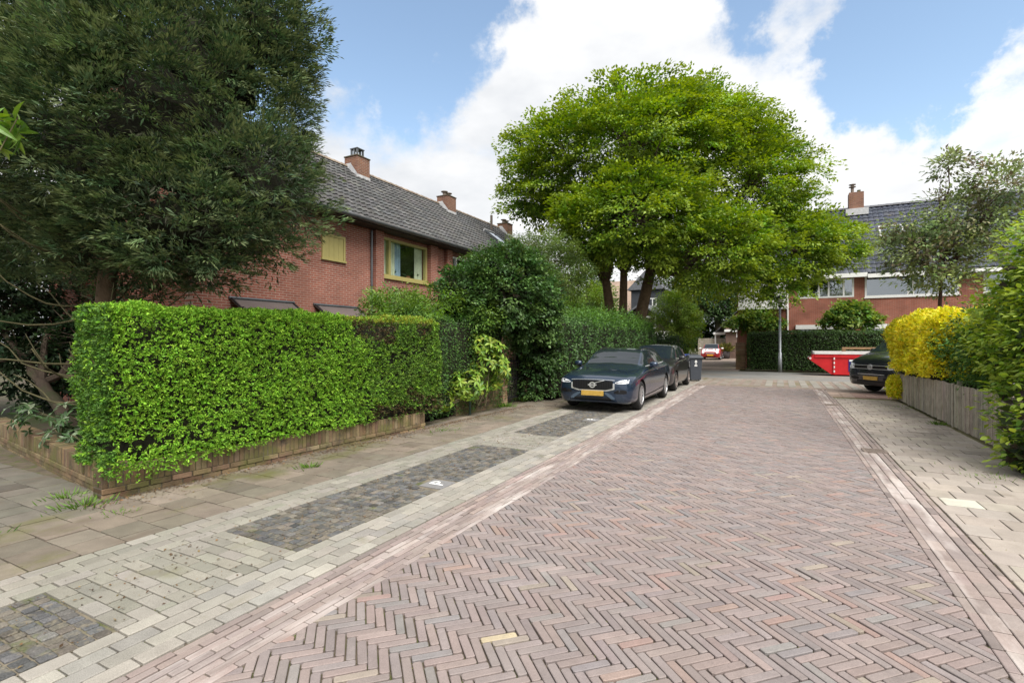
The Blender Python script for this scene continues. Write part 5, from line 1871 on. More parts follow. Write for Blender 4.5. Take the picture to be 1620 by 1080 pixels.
M_glass_car = surf('car_glass', (0.012, 0.018, 0.025), 0.03, None, spec=0.5)
M_trim = surf('black_trim', (0.018, 0.018, 0.02), 0.45, None)
M_tyre = surf('tyre_rubber', (0.022, 0.022, 0.022), 0.85, (20, .15), (60, .3))
M_alloy = surf('alloy', (0.62, 0.63, 0.64), 0.3, None, metallic=0.85)
M_alloy_dark = surf('dark_alloy', (0.30, 0.26, 0.24), 0.4, None, metallic=0.6)
M_chrome = surf('chrome', (0.80, 0.81, 0.82), 0.3, None, metallic=0.7)
M_lamp = surf('headlamp', (0.72, 0.75, 0.78), 0.12, (20, .2), spec=.8, coat=.8)
M_plate = surf('number_plate', (0.52, 0.33, 0.07), 0.5, (14, 0.15))
M_plate_y = surf('number_plate_bright', (0.80, 0.42, 0.03), 0.5, (14, 0.1))
M_grille = surf('grille_black', (0.012, 0.012, 0.013), 0.35, None)


def pchip(xs, ys, q):
    xs, ys, q = np.asarray(xs, float), np.asarray(ys, float), np.asarray(q, float)
    h = np.diff(xs)
    d = np.diff(ys) / h
    m = np.zeros(len(xs))
    for i in range(1, len(xs) - 1):
        if d[i - 1] * d[i] > 0:
            w1, w2 = 2 * h[i] + h[i - 1], h[i] + 2 * h[i - 1]
            m[i] = (w1 + w2) / (w1 / d[i - 1] + w2 / d[i])
    m[0], m[-1] = d[0], d[-1]
    i = np.clip(np.searchsorted(xs, q) - 1, 0, len(xs) - 2)
    t = (q - xs[i]) / h[i]
    return (2 * t**3 - 3 * t**2 + 1) * ys[i] + (t**3 - 2 * t**2 + t) * h[i] * m[i] + (-2 * t**3 + 3 * t**2) * ys[i + 1] + (t**3 - t**2) * h[i] * m[i + 1]


class Car:
    """Body lofted from cross-sections. Nose at local y = 0, pointing to -y; x to the side; root in the middle of the footprint."""

    def __init__(self, name, label, cat, loc, rz, stations, rule, mats, arches, wheel_r, wheel_x, spokes=10, rim_mat=None, arch_r=None, keys=(), group=None):
        self.L = stations[-1][0]
        self.t = thing(name, label, cat, loc, rz, group)
        self.off = self.L / 2
        ys0 = [s[0] for s in stations]
        ys = np.unique(np.round(np.concatenate([np.linspace(0, self.L, 70), ys0, keys]), 4))
        vs = np.unique(np.round(np.concatenate([np.linspace(0, 8, 41), [5.1, 5.92, 6.12]]), 4))
        S = np.array([s[1] for s in stations], float)          # (n, 9, 2)
        Wk = np.stack([pchip(ys0, S[:, k, 0], ys) for k in range(9)], 1)
        Zk = np.stack([pchip(ys0, S[:, k, 1], ys) for k in range(9)], 1)
        idx = np.arange(9)
        V, F, MI = [], [], []
        m = len(vs)
        for j, y in enumerate(ys):
            w = np.maximum(pchip(idx, Wk[j], vs), 0)
            z = pchip(idx, Zk[j], vs)
            ring = [(w[i], y - self.off, z[i]) for i in range(m)] + [(-w[i], y - self.off, z[i]) for i in range(m - 2, 0, -1)]
            V += ring
        R = 2 * (m - 1)
        for j in range(len(ys) - 1):
            for i in range(R):
                i2 = (i + 1) % R
                F.append((j * R + i, (j + 1) * R + i, (j + 1) * R + i2, j * R + i2))
                vi = (vs[i] + vs[i + 1]) / 2 if i < m - 1 else (vs[R - i] + vs[R - i - 1]) / 2
                MI.append(rule((ys[j] + ys[j + 1]) / 2, vi))
        for j, rev in ((0, False), (len(ys) - 1, True)):
            c = np.mean(np.array(V[j * R:(j + 1) * R]), 0)
            V.append(tuple(c))
            ci = len(V) - 1
            for i in range(R):
                f = (j * R + i, j * R + (i + 1) % R, ci)
                F.append(f[::-1] if rev else f)
                MI.append(0)
        me = bpy.data.meshes.new('body_shell')
        me.from_pydata(V, [], F)
        me.polygons.foreach_set('material_index', np.array(MI, np.int32))
        bm = bmesh.new()
        bm.from_mesh(me)
        bmesh.ops.remove_doubles(bm, verts=list(bm.verts), dist=1e-4)
        bmesh.ops.recalc_face_normals(bm, faces=list(bm.faces))
        bm.to_mesh(me)
        bm.free()
        tmp = bpy.data.objects.new('tmp_shell', me)
        COL.objects.link(tmp)
        self.bvh = None
        for mt in mats:
            me.materials.append(mt)
        cuts = []
        for ay in arches:
            for s in (-1, 1):
                c = MB()
                r = arch_r or wheel_r + .045
                n = 28
                x0, x1 = sorted((s * (wheel_x - .17), s * (wheel_x + .5)))
                VV = [(x, ay - self.off + r * math.cos(2 * PI * k / n), wheel_r + .01 + r * math.sin(2 * PI * k / n)) for x in (x0, x1) for k in range(n)]
                c.add(VV, [tuple(range(n - 1, -1, -1)), tuple(range(n, 2 * n))] + [(k, (k + 1) % n, n + (k + 1) % n, n + k) for k in range(n)])
                co = c.build('tmp_cut', None)
                for mt in mats:
                    co.data.materials.append(mt)
                bmc = bmesh.new()
                bmc.from_mesh(co.data)
                bmesh.ops.recalc_face_normals(bmc, faces=list(bmc.faces))
                for f in bmc.faces:
                    f.material_index = 2
                bmc.to_mesh(co.data)
                bmc.free()
                md = tmp.modifiers.new('b', 'BOOLEAN')
                md.object = co
                md.operation = 'DIFFERENCE'
                md.solver = 'EXACT'
                cuts.append(co)
        dg = bpy.context.evaluated_depsgraph_get()
        dg.update()
        em = bpy.data.meshes.new_from_object(tmp.evaluated_get(dg))
        self.bvh = BVHTree.FromPolygons([v.co[:] for v in em.vertices], [tuple(p.vertices) for p in em.polygons])
        names = ['body', 'window', 'trim', 'roof_panel', 'bonnet_panel']
        for k in range(len(mats)):
            used, FF = {}, []
            for p in em.polygons:
                if p.material_index == k:
                    FF.append(tuple(used.setdefault(i, len(used)) for i in p.vertices))
            if not FF:
                continue
            VV = [None] * len(used)
            for i, q in used.items():
                VV[q] = em.vertices[i].co[:]
            if k == 1:                 # every window its own part
                self._split_windows(VV, FF, mats[1])
                continue
            o = MB().add(VV, FF).build(names[k], mats[k], self.t, smooth=True)
            o.data.set_sharp_from_angle(angle=math.radians(38))
        for co in cuts:
            bpy.data.objects.remove(co)
        bpy.data.objects.remove(tmp)
        for ay in arches:
            for s in (-1, 1):
                self.wheel(s, ay, wheel_r, wheel_x, spokes, rim_mat or M_alloy)

    def _split_windows(self, VV, FF, mat):
        par = list(range(len(VV)))

        def find(a):
            while par[a] != a:
                par[a] = par[par[a]]
                a = par[a]
            return a
        for f in FF:
            for i in f[1:]:
                par[find(i)] = find(f[0])
        groups = {}
        for f in FF:
            groups.setdefault(find(f[0]), []).append(f)
        for fs in groups.values():
            used = {}
            f2 = [tuple(used.setdefault(i, len(used)) for i in f) for f in fs]
            v2 = [None] * len(used)
            for i, q in used.items():
                v2[q] = VV[i]
            MB().add(v2, f2).build('window', mat, self.t, smooth=True)

    def wheel(self, s, ay, r, wx, spokes, rim_mat):
        y = ay - self.off
        w = .105
        c = (s * (wx - 0.0), y, r)
        ty = MB().lathe([(r * .66, -w), (r * .9, -w), (r * .985, -w * .75), (r, -w * .4), (r, w * .4), (r * .985, w * .75), (r * .9, w), (r * .66, w), (r * .63, w * .5), (r * .63, -w * .5), (r * .66, -w)], 36, 'x', c)
        wh = ty.build('wheel', M_tyre, self.t, smooth=True)
        rm = MB().lathe([(r * .67, s * w * .95), (r * .62, s * w * .9), (r * .60, s * w * .3), (0.02, s * w * .25)], 36, 'x', c)
        rm.build('barrel', M_trim, wh, smooth=True)
        mb = MB()
        mb.lathe([(r * .665, s * w * .9), (r * .665, s * w * 1.02), (r * .61, s * w * 1.02), (r * .60, s * w * .8)], 36, 'x', c)
        mb.lathe([(r * .17, s * w * .5), (r * .16, s * w * .92), (r * .02, s * w * .95)], 18, 'x', c)
        for k in range(spokes):
            a = 2 * PI * (k + .25) / spokes
            ca, sa = math.cos(a), math.sin(a)
            wd = .020 if spokes > 6 else .032
            V = []
            for xx in (s * w * .55, s * w * .93):
                for rr, q in ((r * .12, wd * .8), (r * .63, wd)):
                    for e in (-1, 1):
                        V.append((c[0] + xx, c[1] + rr * ca - e * q * sa, c[2] + rr * sa + e * q * ca))
            mb.add(V, [(0, 1, 3, 2), (4, 6, 7, 5), (0, 4, 5, 1), (2, 3, 7, 6), (0, 2, 6, 4), (1, 5, 7, 3)])
        mb.build('rim', rim_mat, wh)

    def patch(self, name, grid, mat, off=.006, face='front', parent=None, th=.02):
        """a panel laid on the body: grid rows of (a, z); face front: a = x, seen along +y; right/left: a = y (from the nose)"""
        n, m = len(grid), len(grid[0])
        top, bot = [], []
        for row in grid:
            for a, z in row:
                if face == 'front':
                    o, d = Vector((a, -9, z)), Vector((0, 1, 0))
                elif face == 'top':
                    o, d = Vector((a, z - self.off, 9)), Vector((0, 0, -1))
                else:
                    s = 1 if face == 'right' else -1
                    o, d = Vector((s * 4, a - self.off, z)), Vector((-s, 0, 0))
                hit = self.bvh.ray_cast(o, d)
                p = hit[0] if hit[0] else o + d * (9 - self.off + .1 if face == 'front' else 3.2)
                top.append(p - d * off)
                bot.append(p + d * th)
        V = top + bot
        N = n * m
        F = []
        for i in range(n - 1):
            for j in range(m - 1):
                F.append((i * m + j, i * m + j + 1, (i + 1) * m + j + 1, (i + 1) * m + j))
        rim = [j for j in range(m)] + [i * m + m - 1 for i in range(1, n)] + [(n - 1) * m + j for j in range(m - 2, -1, -1)] + [i * m for i in range(n - 2, 0, -1)]
        for a, b in zip(rim, rim[1:] + rim[:1]):
            F.append((b, a, N + a, N + b))
        o = MB().add(V, F).build(name, mat, parent or self.t)
        return o

    def strip(self, name, pts, wd, mat, face, off=.002, parent=None):
        """thin line along pts laid on the body"""
        a = np.array(pts, float)
        t = np.gradient(a, axis=0)
        nn = np.stack([-t[:, 1], t[:, 0]], 1)
        nn /= np.maximum(np.linalg.norm(nn, axis=1, keepdims=True), 1e-9)
        g = [[tuple(p + q * wd / 2), tuple(p - q * wd / 2)] for p, q in zip(a, nn)]
        return self.patch(name, g, mat, off, face, parent, .004)

    def mirror_pair(self, y, x, z, mat, size=(.11, .09, .075)):
        for s in (-1, 1):
            mb = MB()
            V, F = [], []
            n = 10
            for i in range(n // 2 + 1):
                for j in range(n):
                    th, ph = PI * i / (n // 2), 2 * PI * j / n
                    q = (math.sin(th) * math.cos(ph), math.sin(th) * math.sin(ph), math.cos(th))
                    q = [math.copysign(abs(c) ** .7, c) for c in q]
                    V.append((s * (x + q[0] * size[0]), y - self.off + q[1] * size[1], z + q[2] * size[2]))
            for i in range(n // 2):
                for j in range(n):
                    F.append((i * n + j, (i + 1) * n + j, (i + 1) * n + (j + 1) % n, i * n + (j + 1) % n))
            o = mb.add(V, F).build('mirror', mat, self.t, smooth=True)
            MB().tube([(s * (x - .13), y - self.off, z - .08), (s * x, y - self.off, z - .05)], [.03, .025], 6).build('mirror_arm', M_trim, o)

    def seams(self, lines):
        for s in ('right', 'left'):
            for pts in lines:
                self.strip('door_seam', pts, .010, M_trim, s, .0015)


def rowgrid(xs, zt, zb, n=3):
    """grid between a top line and a bottom line"""
    return [[(x, b_ + (t_ - b_) * k / (n - 1)) for x, t_, b_ in zip(xs, zt, zb)] for k in range(n)]


# ---- dark blue estate car (length 4.76)
ST = [
    (0.00, [(0, .30), (.48, .30), (.58, .36), (.62, .50), (.60, .62), (.54, .69), (.42, .715), (.22, .725), (0, .73)]),
    (0.05, [(0, .22), (.62, .22), (.74, .33), (.78, .50), (.75, .66), (.66, .735), (.50, .765), (.26, .78), (0, .785)]),
    (0.20, [(0, .19), (.72, .19), (.85, .31), (.885, .50), (.85, .70), (.75, .785), (.56, .825), (.28, .845), (0, .85)]),
    (0.50, [(0, .18), (.78, .18), (.90, .30), (.915, .52), (.89, .75), (.79, .845), (.60, .885), (.30, .91), (0, .918)]),
    (1.00, [(0, .18), (.80, .18), (.905, .30), (.922, .54), (.90, .80), (.80, .90), (.62, .94), (.31, .965), (0, .975)]),
    (1.42, [(0, .18), (.80, .18), (.90, .30), (.92, .55), (.905, .84), (.80, .955), (.68, .98), (.34, 1.005), (0, 1.015)]),
    (1.80, [(0, .18), (.80, .18), (.90, .30), (.922, .55), (.905, .86), (.80, .985), (.655, 1.165), (.34, 1.19), (0, 1.20)]),
    (2.25, [(0, .18), (.80, .18), (.90, .30), (.925, .55), (.905, .87), (.80, .99), (.60, 1.365), (.32, 1.40), (0, 1.41)]),
    (2.90, [(0, .18), (.80, .18), (.90, .30), (.925, .55), (.905, .88), (.80, 1.0), (.59, 1.385), (.31, 1.425), (0, 1.435)]),
    (3.60, [(0, .18), (.80, .18), (.90, .30), (.925, .56), (.905, .89), (.79, 1.01), (.57, 1.37), (.30, 1.405), (0, 1.415)]),
    (4.20, [(0, .20), (.78, .20), (.89, .32), (.915, .58), (.89, .90), (.76, 1.02), (.53, 1.315), (.28, 1.35), (0, 1.36)]),
    (4.50, [(0, .24), (.74, .24), (.86, .36), (.89, .60), (.86, .90), (.72, 1.01), (.54, 1.13), (.28, 1.16), (0, 1.17)]),
    (4.68, [(0, .28), (.68, .28), (.80, .38), (.83, .60), (.79, .84), (.68, .93), (.54, .96), (.28, .97), (0, .975)]),
    (4.76, [(0, .36), (.55, .36), (.66, .44), (.70, .60), (.66, .76), (.56, .82), (.44, .84), (.22, .85), (0, .85)]),
]


def rule_estate(y, v):
    if v > 6.12 and 1.46 < y < 2.22:
        return 1
    if v > 6.3 and 4.22 < y < 4.6:
        return 1
    if 5.1 < v < 5.92 and 1.62 < y < 4.22:
        if 2.74 < y < 2.84 or 3.62 < y < 3.72:
            return 2
        return 1
    if v < 1.6 and .3 < y < 4.5:
        return 2
    return 0


M_blue = paint('dark_blue_paint', (0.022, 0.040, 0.075), .22, .45)
car1 = Car('estate_car', 'dark blue estate car parked on the parking strip in front of the tall hedge', 'car', (-3.79, 11.12 + 2.38, 0.012), 0.0, ST, rule_estate, [M_blue, M_glass_car, M_trim],
           (0.92, 3.80), .335, .80, 10, keys=(1.46, 1.62, 2.22, 2.74, 2.84, 3.62, 3.72, 4.22, 4.6))
xs = np.linspace(-.5, .5, 13)
arc = [.735 - .012 * (abs(x) / .5) ** 3 for x in xs]
bot = [.500 + .045 * max(0, (abs(x) - .34) / .16) for x in xs]
gr_ = car1.patch('grille_surround', rowgrid(xs * 1.03, [a + .012 for a in arc], [b_ - .018 for b_ in bot]), M_chrome, .008)
g2 = car1.patch('grille', rowgrid(xs * .955, [a - .008 for a in arc], [b_ + .008 for b_ in bot]), M_grille, .014)
for x in np.linspace(-.44, .44, 23):
    car1.strip('grille_bar', [(x, .52), (x, .62), (x, .72)], .008, M_trim, 'front', .021, parent=g2)
# round emblem with a diagonal bar
ring = [[(.075 * math.cos(a) * k, .617 + .068 * math.sin(a) * k) for a in np.linspace(0, 2 * PI, 21)] for k in (.62, 1.0)]
em_ = car1.patch('emblem', ring, M_chrome, .03)
car1.strip('emblem_bar', [(-.10, .617), (0, .617), (.10, .617)], .026, M_chrome, 'front', .034, parent=em_)
car1.strip('emblem_slash', [(.05, .66), (.16, .695), (.28, .725)], .014, M_chrome, 'front', .026, parent=em_)
car1.patch('number_plate', rowgrid(np.linspace(-.26, .26, 5), [.485] * 5, [.375] * 5), M_plate, .035)
for s in (-1, 1):
    hx = [s * v for v in (.53, .60, .68, .75, .81)]
    hl = car1.patch('headlight', rowgrid(hx, [.682, .715, .735, .745, .745], [.665, .655, .655, .66, .672]), M_lamp, .008)
    car1.strip('light_bar', [(s * .56, .683), (s * .68, .69), (s * .79, .70)], .012, M_trim, 'front', .012, parent=hl)
    car1.patch('fog_recess', rowgrid([s * v for v in (.50, .60, .70, .78)], [.475, .52, .525, .50], [.44, .43, .43, .44]), M_grille, .004)
    car1.patch('bumper_fin', rowgrid([s * v for v in (.29, .36, .44, .52)], [.455, .44, .40, .335], [.42, .37, .31, .285]), surf('fin_paint', (.10, .15, .22), .25, None, metallic=.5, coat=.8), .018)
car1.patch('lower_grille', rowgrid(np.linspace(-.44, .44, 7), [.335] * 7, [.265] * 7), M_grille, .006)
car1.patch('bumper_lip', rowgrid(np.linspace(-.56, .56, 9), [.262] * 9, [.236] * 9), M_blue, .03)
car1.seams([[(1.66, .34), (1.64, .6), (1.62, .92)], [(2.80, .34), (2.80, .6), (2.80, .96)], [(3.66, .50), (3.72, .7), (3.66, .96)]])
for s in ('right', 'left'):
    car1.strip('sill_line', [(1.3, .30), (2.4, .32), (3.4, .36)], .035, M_trim, s, .003)
    for yy in (2.55, 3.42):
        car1.strip('door_handle', [(yy - .10, .875), (yy, .88), (yy + .10, .885)], .028, M_blue, s, .022)
    car1.strip('window_trim', [(1.75, .985), (2.4, 1.0), (3.3, 1.01), (4.1, 1.025)], .016, M_chrome, s, .006)
car1.mirror_pair(1.78, 1.0, 1.03, M_blue)
for s in (-1, 1):
    MB().tube([(s * .575, 2.35 - car1.off, 1.385), (s * .57, 2.5 - car1.off, 1.425), (s * .55, 3.4 - car1.off, 1.42), (s * .52, 4.1 - car1.off, 1.365)], [.014] * 4, 6).build('roof_rail', M_trim, car1.t, smooth=True)

# ---- dark hatchback parked behind it (length 4.15)
SH = [
    (0.00, [(0, .32), (.45, .32), (.56, .40), (.60, .55), (.58, .68), (.52, .75), (.40, .78), (.2, .79), (0, .795)]),
    (0.08, [(0, .22), (.62, .22), (.74, .34), (.79, .54), (.76, .72), (.66, .80), (.48, .83), (.25, .845), (0, .85)]),
    (0.50, [(0, .19), (.74, .19), (.85, .30), (.875, .54), (.85, .80), (.75, .90), (.58, .94), (.3, .965), (0, .97)]),
    (1.05, [(0, .18), (.76, .18), (.86, .30), (.885, .56), (.865, .87), (.76, .985), (.64, 1.01), (.32, 1.04), (0, 1.05)]),
    (1.45, [(0, .18), (.76, .18), (.86, .30), (.885, .57), (.87, .90), (.76, 1.02), (.61, 1.22), (.32, 1.26), (0, 1.27)]),
    (1.85, [(0, .18), (.76, .18), (.86, .30), (.885, .57), (.87, .91), (.76, 1.03), (.57, 1.43), (.3, 1.475), (0, 1.485)]),
    (2.60, [(0, .18), (.76, .18), (.86, .30), (.885, .57), (.87, .92), (.76, 1.04), (.56, 1.46), (.3, 1.505), (0, 1.515)]),
    (3.45, [(0, .20), (.75, .20), (.85, .32), (.875, .58), (.855, .94), (.73, 1.06), (.52, 1.42), (.28, 1.465), (0, 1.475)]),
    (3.85, [(0, .24), (.72, .24), (.82, .36), (.85, .60), (.82, .94), (.69, 1.05), (.50, 1.26), (.26, 1.30), (0, 1.31)]),
    (4.08, [(0, .30), (.66, .30), (.76, .42), (.79, .62), (.74, .88), (.63, .96), (.48, 1.0), (.25, 1.01), (0, 1.01)]),
    (4.15, [(0, .38), (.54, .38), (.64, .46), (.66, .62), (.62, .80), (.54, .86), (.42, .88), (.2, .89), (0, .89)])]


def rule_hatch(y, v):
    if v > 6.12 and 1.08 < y < 1.82:
        return 1
    if v > 6.3 and 3.5 < y < 3.98:
        return 1
    if 5.1 < v < 5.92 and 1.2 < y < 3.6:
        return 2 if 2.2 < y < 2.3 or 3.1 < y < 3.2 else 1
    if v < 1.6 and .3 < y < 3.9:
        return 2
    return 0


M_anth = paint('anthracite_paint', (0.030, 0.030, 0.033), .28, .4)
car2 = Car('hatchback_car', 'dark anthracite hatchback parked right behind the blue estate car', 'car', (-3.86, 16.38 + 2.075, 0.012), 0.0, SH, rule_hatch, [M_anth, M_glass_car, M_trim], (.80, 3.35), .31, .77, 5, M_alloy_dark,
           keys=(1.08, 1.2, 1.82, 2.2, 2.3, 3.1, 3.2, 3.5, 3.6, 3.98))
car2.patch('grille', rowgrid(np.linspace(-.4, .4, 7), [.72] * 7, [.62] * 7), M_grille, .008)
car2.patch('number_plate', rowgrid(np.linspace(-.26, .26, 5), [.52] * 5, [.41] * 5), M_plate, .02)
for s in (-1, 1):
    car2.patch('headlight', rowgrid([s * v for v in (.46, .56, .66, .74)], [.76, .80, .81, .80], [.68, .68, .69, .71]), M_lamp, .008)
car2.seams([[(1.22, .34), (1.2, .6), (1.2, .95)], [(2.25, .34), (2.25, .6), (2.25, .98)], [(3.1, .5), (3.16, .7), (3.14, .98)]])
for s in ('right', 'left'):
    for yy in (2.02, 2.92):
        car2.strip('door_handle', [(yy - .1, .89), (yy, .895), (yy + .1, .90)], .028, M_anth, s, .022)
car2.mirror_pair(1.36, .96, 1.06, M_anth)

# ---- small red and white car up the side road (length 3.7)
SM = [
    (0.00, [(0, .30), (.48, .30), (.58, .38), (.62, .55), (.58, .60), (.52, .64), (.40, .66), (.2, .67), (0, .675)]),
    (0.08, [(0, .22), (.64, .22), (.74, .32), (.79, .50), (.75, .65), (.66, .71), (.48, .735), (.25, .745), (0, .75)]),
    (0.45, [(0, .18), (.72, .18), (.82, .30), (.84, .54), (.81, .76), (.72, .84), (.56, .875), (.3, .89), (0, .895)]),
    (0.98, [(0, .17), (.73, .17), (.82, .30), (.845, .55), (.825, .84), (.73, .94), (.63, .96), (.32, .98), (0, .985)]),
    (1.30, [(0, .17), (.73, .17), (.82, .30), (.845, .55), (.825, .86), (.73, .97), (.60, 1.19), (.32, 1.22), (0, 1.225)]),
    (1.55, [(0, .17), (.73, .17), (.82, .30), (.845, .55), (.825, .87), (.73, .98), (.57, 1.345), (.3, 1.385), (0, 1.39)]),
    (2.40, [(0, .17), (.73, .17), (.82, .30), (.845, .56), (.825, .89), (.73, 1.0), (.56, 1.36), (.3, 1.40), (0, 1.41)]),
    (3.15, [(0, .19), (.72, .19), (.81, .32), (.835, .57), (.81, .90), (.70, 1.01), (.53, 1.31), (.28, 1.35), (0, 1.36)]),
    (3.55, [(0, .26), (.66, .26), (.77, .38), (.79, .58), (.75, .86), (.65, .95), (.50, 1.0), (.26, 1.02), (0, 1.02)]),
    (3.70, [(0, .34), (.54, .34), (.64, .44), (.66, .58), (.62, .76), (.54, .83), (.42, .86), (.2, .87), (0, .87)])]


def rule_mini(y, v):
    if v > 6.12 and 1.0 < y < 1.53:
        return 1
    if v > 6.3 and 3.2 < y < 3.5:
        return 1
    if 5.1 < v < 5.92 and 1.1 < y < 3.3:
        return 2 if 2.1 < y < 2.18 else 1
    if v > 5.92 and 1.5 < y < 3.2:
        return 3
    if v > 5.3 and .03 < y < 1.0:
        return 4
    if v < 1.5 and .3 < y < 3.4:
        return 2
    return 0


M_red = paint('red_paint', (0.38, 0.015, 0.02), .3, .1)
M_wpaint = paint('white_car_paint', (0.75, 0.75, 0.75), .3, 0)
car3 = Car('small_car', 'small red car with white roof and bonnet parked up the side road', 'car', (-5.45, 47.5 + 1.85, 0), 0.03, SM, rule_mini, [M_red, M_glass_car, M_trim, M_wpaint, M_wpaint], (.72, 3.18), .29, .74, 8,
           keys=(1.0, 1.1, 1.53, 2.1, 2.18, 3.2, 3.3, 3.5, .06))
car3.patch('number_plate', rowgrid(np.linspace(-.26, .26, 5), [.47] * 5, [.36] * 5), M_plate_y, .02)
car3.patch('grille', rowgrid(np.linspace(-.36, .36, 7), [.62] * 7, [.53] * 7), M_chrome, .008)
car3.patch('lower_grille', rowgrid(np.linspace(-.45, .45, 7), [.335] * 7, [.255] * 7), M_grille, .008)
sc = car3.patch('bonnet_scoop', [[(x, y) for x in np.linspace(-.2, .2, 5)] for y in (.55, .62, .70)], M_red, .03, 'top')
for s in (-1, 1):
    car3.patch('headlight', [[(s * .58 + .115 * math.cos(a) * k, .64 + .095 * math.sin(a) * k) for a in np.linspace(0, 2 * PI, 15)] for k in (.05, 1.0)], M_lamp, .015)
    car3.patch('bonnet_stripe', [[(s * (.36 + q), y) for q in (0, .07)] for y in np.linspace(.15, .95, 6)], M_red, .004, 'top')
car3.mirror_pair(1.12, .93, 1.0, M_wpaint)

# ---- dark van on the driveway at the right (length 4.9)
SV = [
    (0.00, [(0, .36), (.55, .36), (.70, .42), (.74, .55), (.72, .72), (.66, .86), (.50, .90), (.25, .92), (0, .925)]),
    (0.07, [(0, .27), (.74, .27), (.86, .36), (.89, .56), (.87, .80), (.78, .99), (.58, 1.05), (.3, 1.075), (0, 1.085)]),
    (0.30, [(0, .23), (.82, .23), (.92, .34), (.94, .58), (.92, .86), (.83, 1.09), (.64, 1.16), (.32, 1.185), (0, 1.195)]),
    (0.62, [(0, .22), (.84, .22), (.94, .34), (.955, .60), (.94, .93), (.87, 1.17), (.74, 1.25), (.38, 1.285), (0, 1.295)]),
    (1.00, [(0, .22), (.84, .22), (.94, .34), (.957, .60), (.945, .97), (.88, 1.15), (.76, 1.48), (.38, 1.51), (0, 1.52)]),
    (1.50, [(0, .22), (.84, .22), (.94, .34), (.957, .60), (.945, .98), (.88, 1.16), (.74, 1.87), (.38, 1.92), (0, 1.93)]),
    (2.60, [(0, .22), (.84, .22), (.94, .34), (.957, .60), (.945, .99), (.88, 1.17), (.74, 1.92), (.38, 1.965), (0, 1.975)]),
    (4.60, [(0, .24), (.84, .24), (.93, .36), (.95, .60), (.94, .99), (.88, 1.17), (.74, 1.90), (.38, 1.945), (0, 1.955)]),
    (4.84, [(0, .28), (.80, .28), (.90, .40), (.92, .60), (.90, .99), (.84, 1.15), (.68, 1.80), (.35, 1.85), (0, 1.86)]),
    (4.90, [(0, .40), (.70, .40), (.80, .46), (.82, .62), (.80, .98), (.74, 1.1), (.58, 1.68), (.3, 1.72), (0, 1.73)])]


def rule_van(y, v):
    if v > 6.12 and .66 < y < 1.46:
        return 1
    if 5.1 < v < 5.92 and .95 < y < 2.2:
        return 2 if y < 1.1 else 1
    if v < 1.7 and .2 < y < 4.7:
        return 2
    return 0


M_vanb = paint('van_dark_paint', (0.018, 0.022, 0.030), .22, .3)
VH = math.radians(-54)       # heading turned from -Y towards -X
wheel_fr = Vector((2.74, 20.12, 0))
hd = Vector((-math.sin(-VH), -math.cos(VH), 0))
right_ = Vector((-math.cos(VH), math.sin(-VH), 0))
# root = middle of the footprint: front axle is 0.90 m behind the nose, right-hand wheel 0.82 m to the side
vc = wheel_fr - right_ * .80 - hd * (2.45 - .90)
car4 = Car('van', 'dark blue-black van parked at the junction behind the yellow bush', 'van', (vc.x, vc.y, 0), VH, SV, rule_van, [M_vanb, M_glass_car, M_trim], (.90, 3.9), .335, .82, 10,
           keys=(.66, 1.46, .95, 1.1, 2.2))
gv = car4.patch('grille', rowgrid(np.linspace(-.60, .60, 9), [.90] * 9, [.76] * 9), M_grille, .008)
for z in (.775, .885):
    car4.strip('grille_bar', [(-.62, z), (0, z), (.62, z)], .014, M_chrome, 'front', .014, parent=gv)
ring = [[(.085 * math.cos(a) * k, .83 + .085 * math.sin(a) * k) for a in np.linspace(0, 2 * PI, 21)] for k in (.74, 1.0)]
em_ = car4.patch('emblem', ring, M_chrome, .03)
car4.strip('emblem_stroke', [(-.036, .895), (0, .835), (.036, .895)], .016, M_chrome, 'front', .03, parent=em_)
car4.strip('emblem_stroke', [(-.062, .868), (-.026, .775), (0, .825), (.026, .775), (.062, .868)], .016, M_chrome, 'front', .031, parent=em_)
car4.patch('number_plate', rowgrid(np.linspace(-.26, .26, 5), [.545] * 5, [.435] * 5), M_plate, .02)
car4.strip('bumper_line', [(-.80, .60), (-.4, .61), (0, .615), (.4, .61), (.80, .60)], .018, M_chrome, 'front', .006)
for s in (-1, 1):
    car4.patch('headlight', rowgrid([s * v for v in (.60, .70, .80, .86)], [.90, .93, .95, .95], [.77, .765, .78, .83]), M_lamp, .008)
    car4.patch('fog_recess', rowgrid([s * v for v in (.45, .6, .74)], [.52, .53, .52], [.44, .43, .44]), M_grille, .005)
car4.patch('lower_grille', rowgrid(np.linspace(-.5, .5, 7), [.42] * 7, [.35] * 7), M_grille, .006)
car4.seams([[(1.05, .36), (.98, .7), (.98, 1.1)], [(2.25, .36), (2.25, .7), (2.25, 1.15), (2.25, 1.7)]])
car4.mirror_pair(1.12, 1.06, 1.25, M_vanb, (.10, .08, .15))
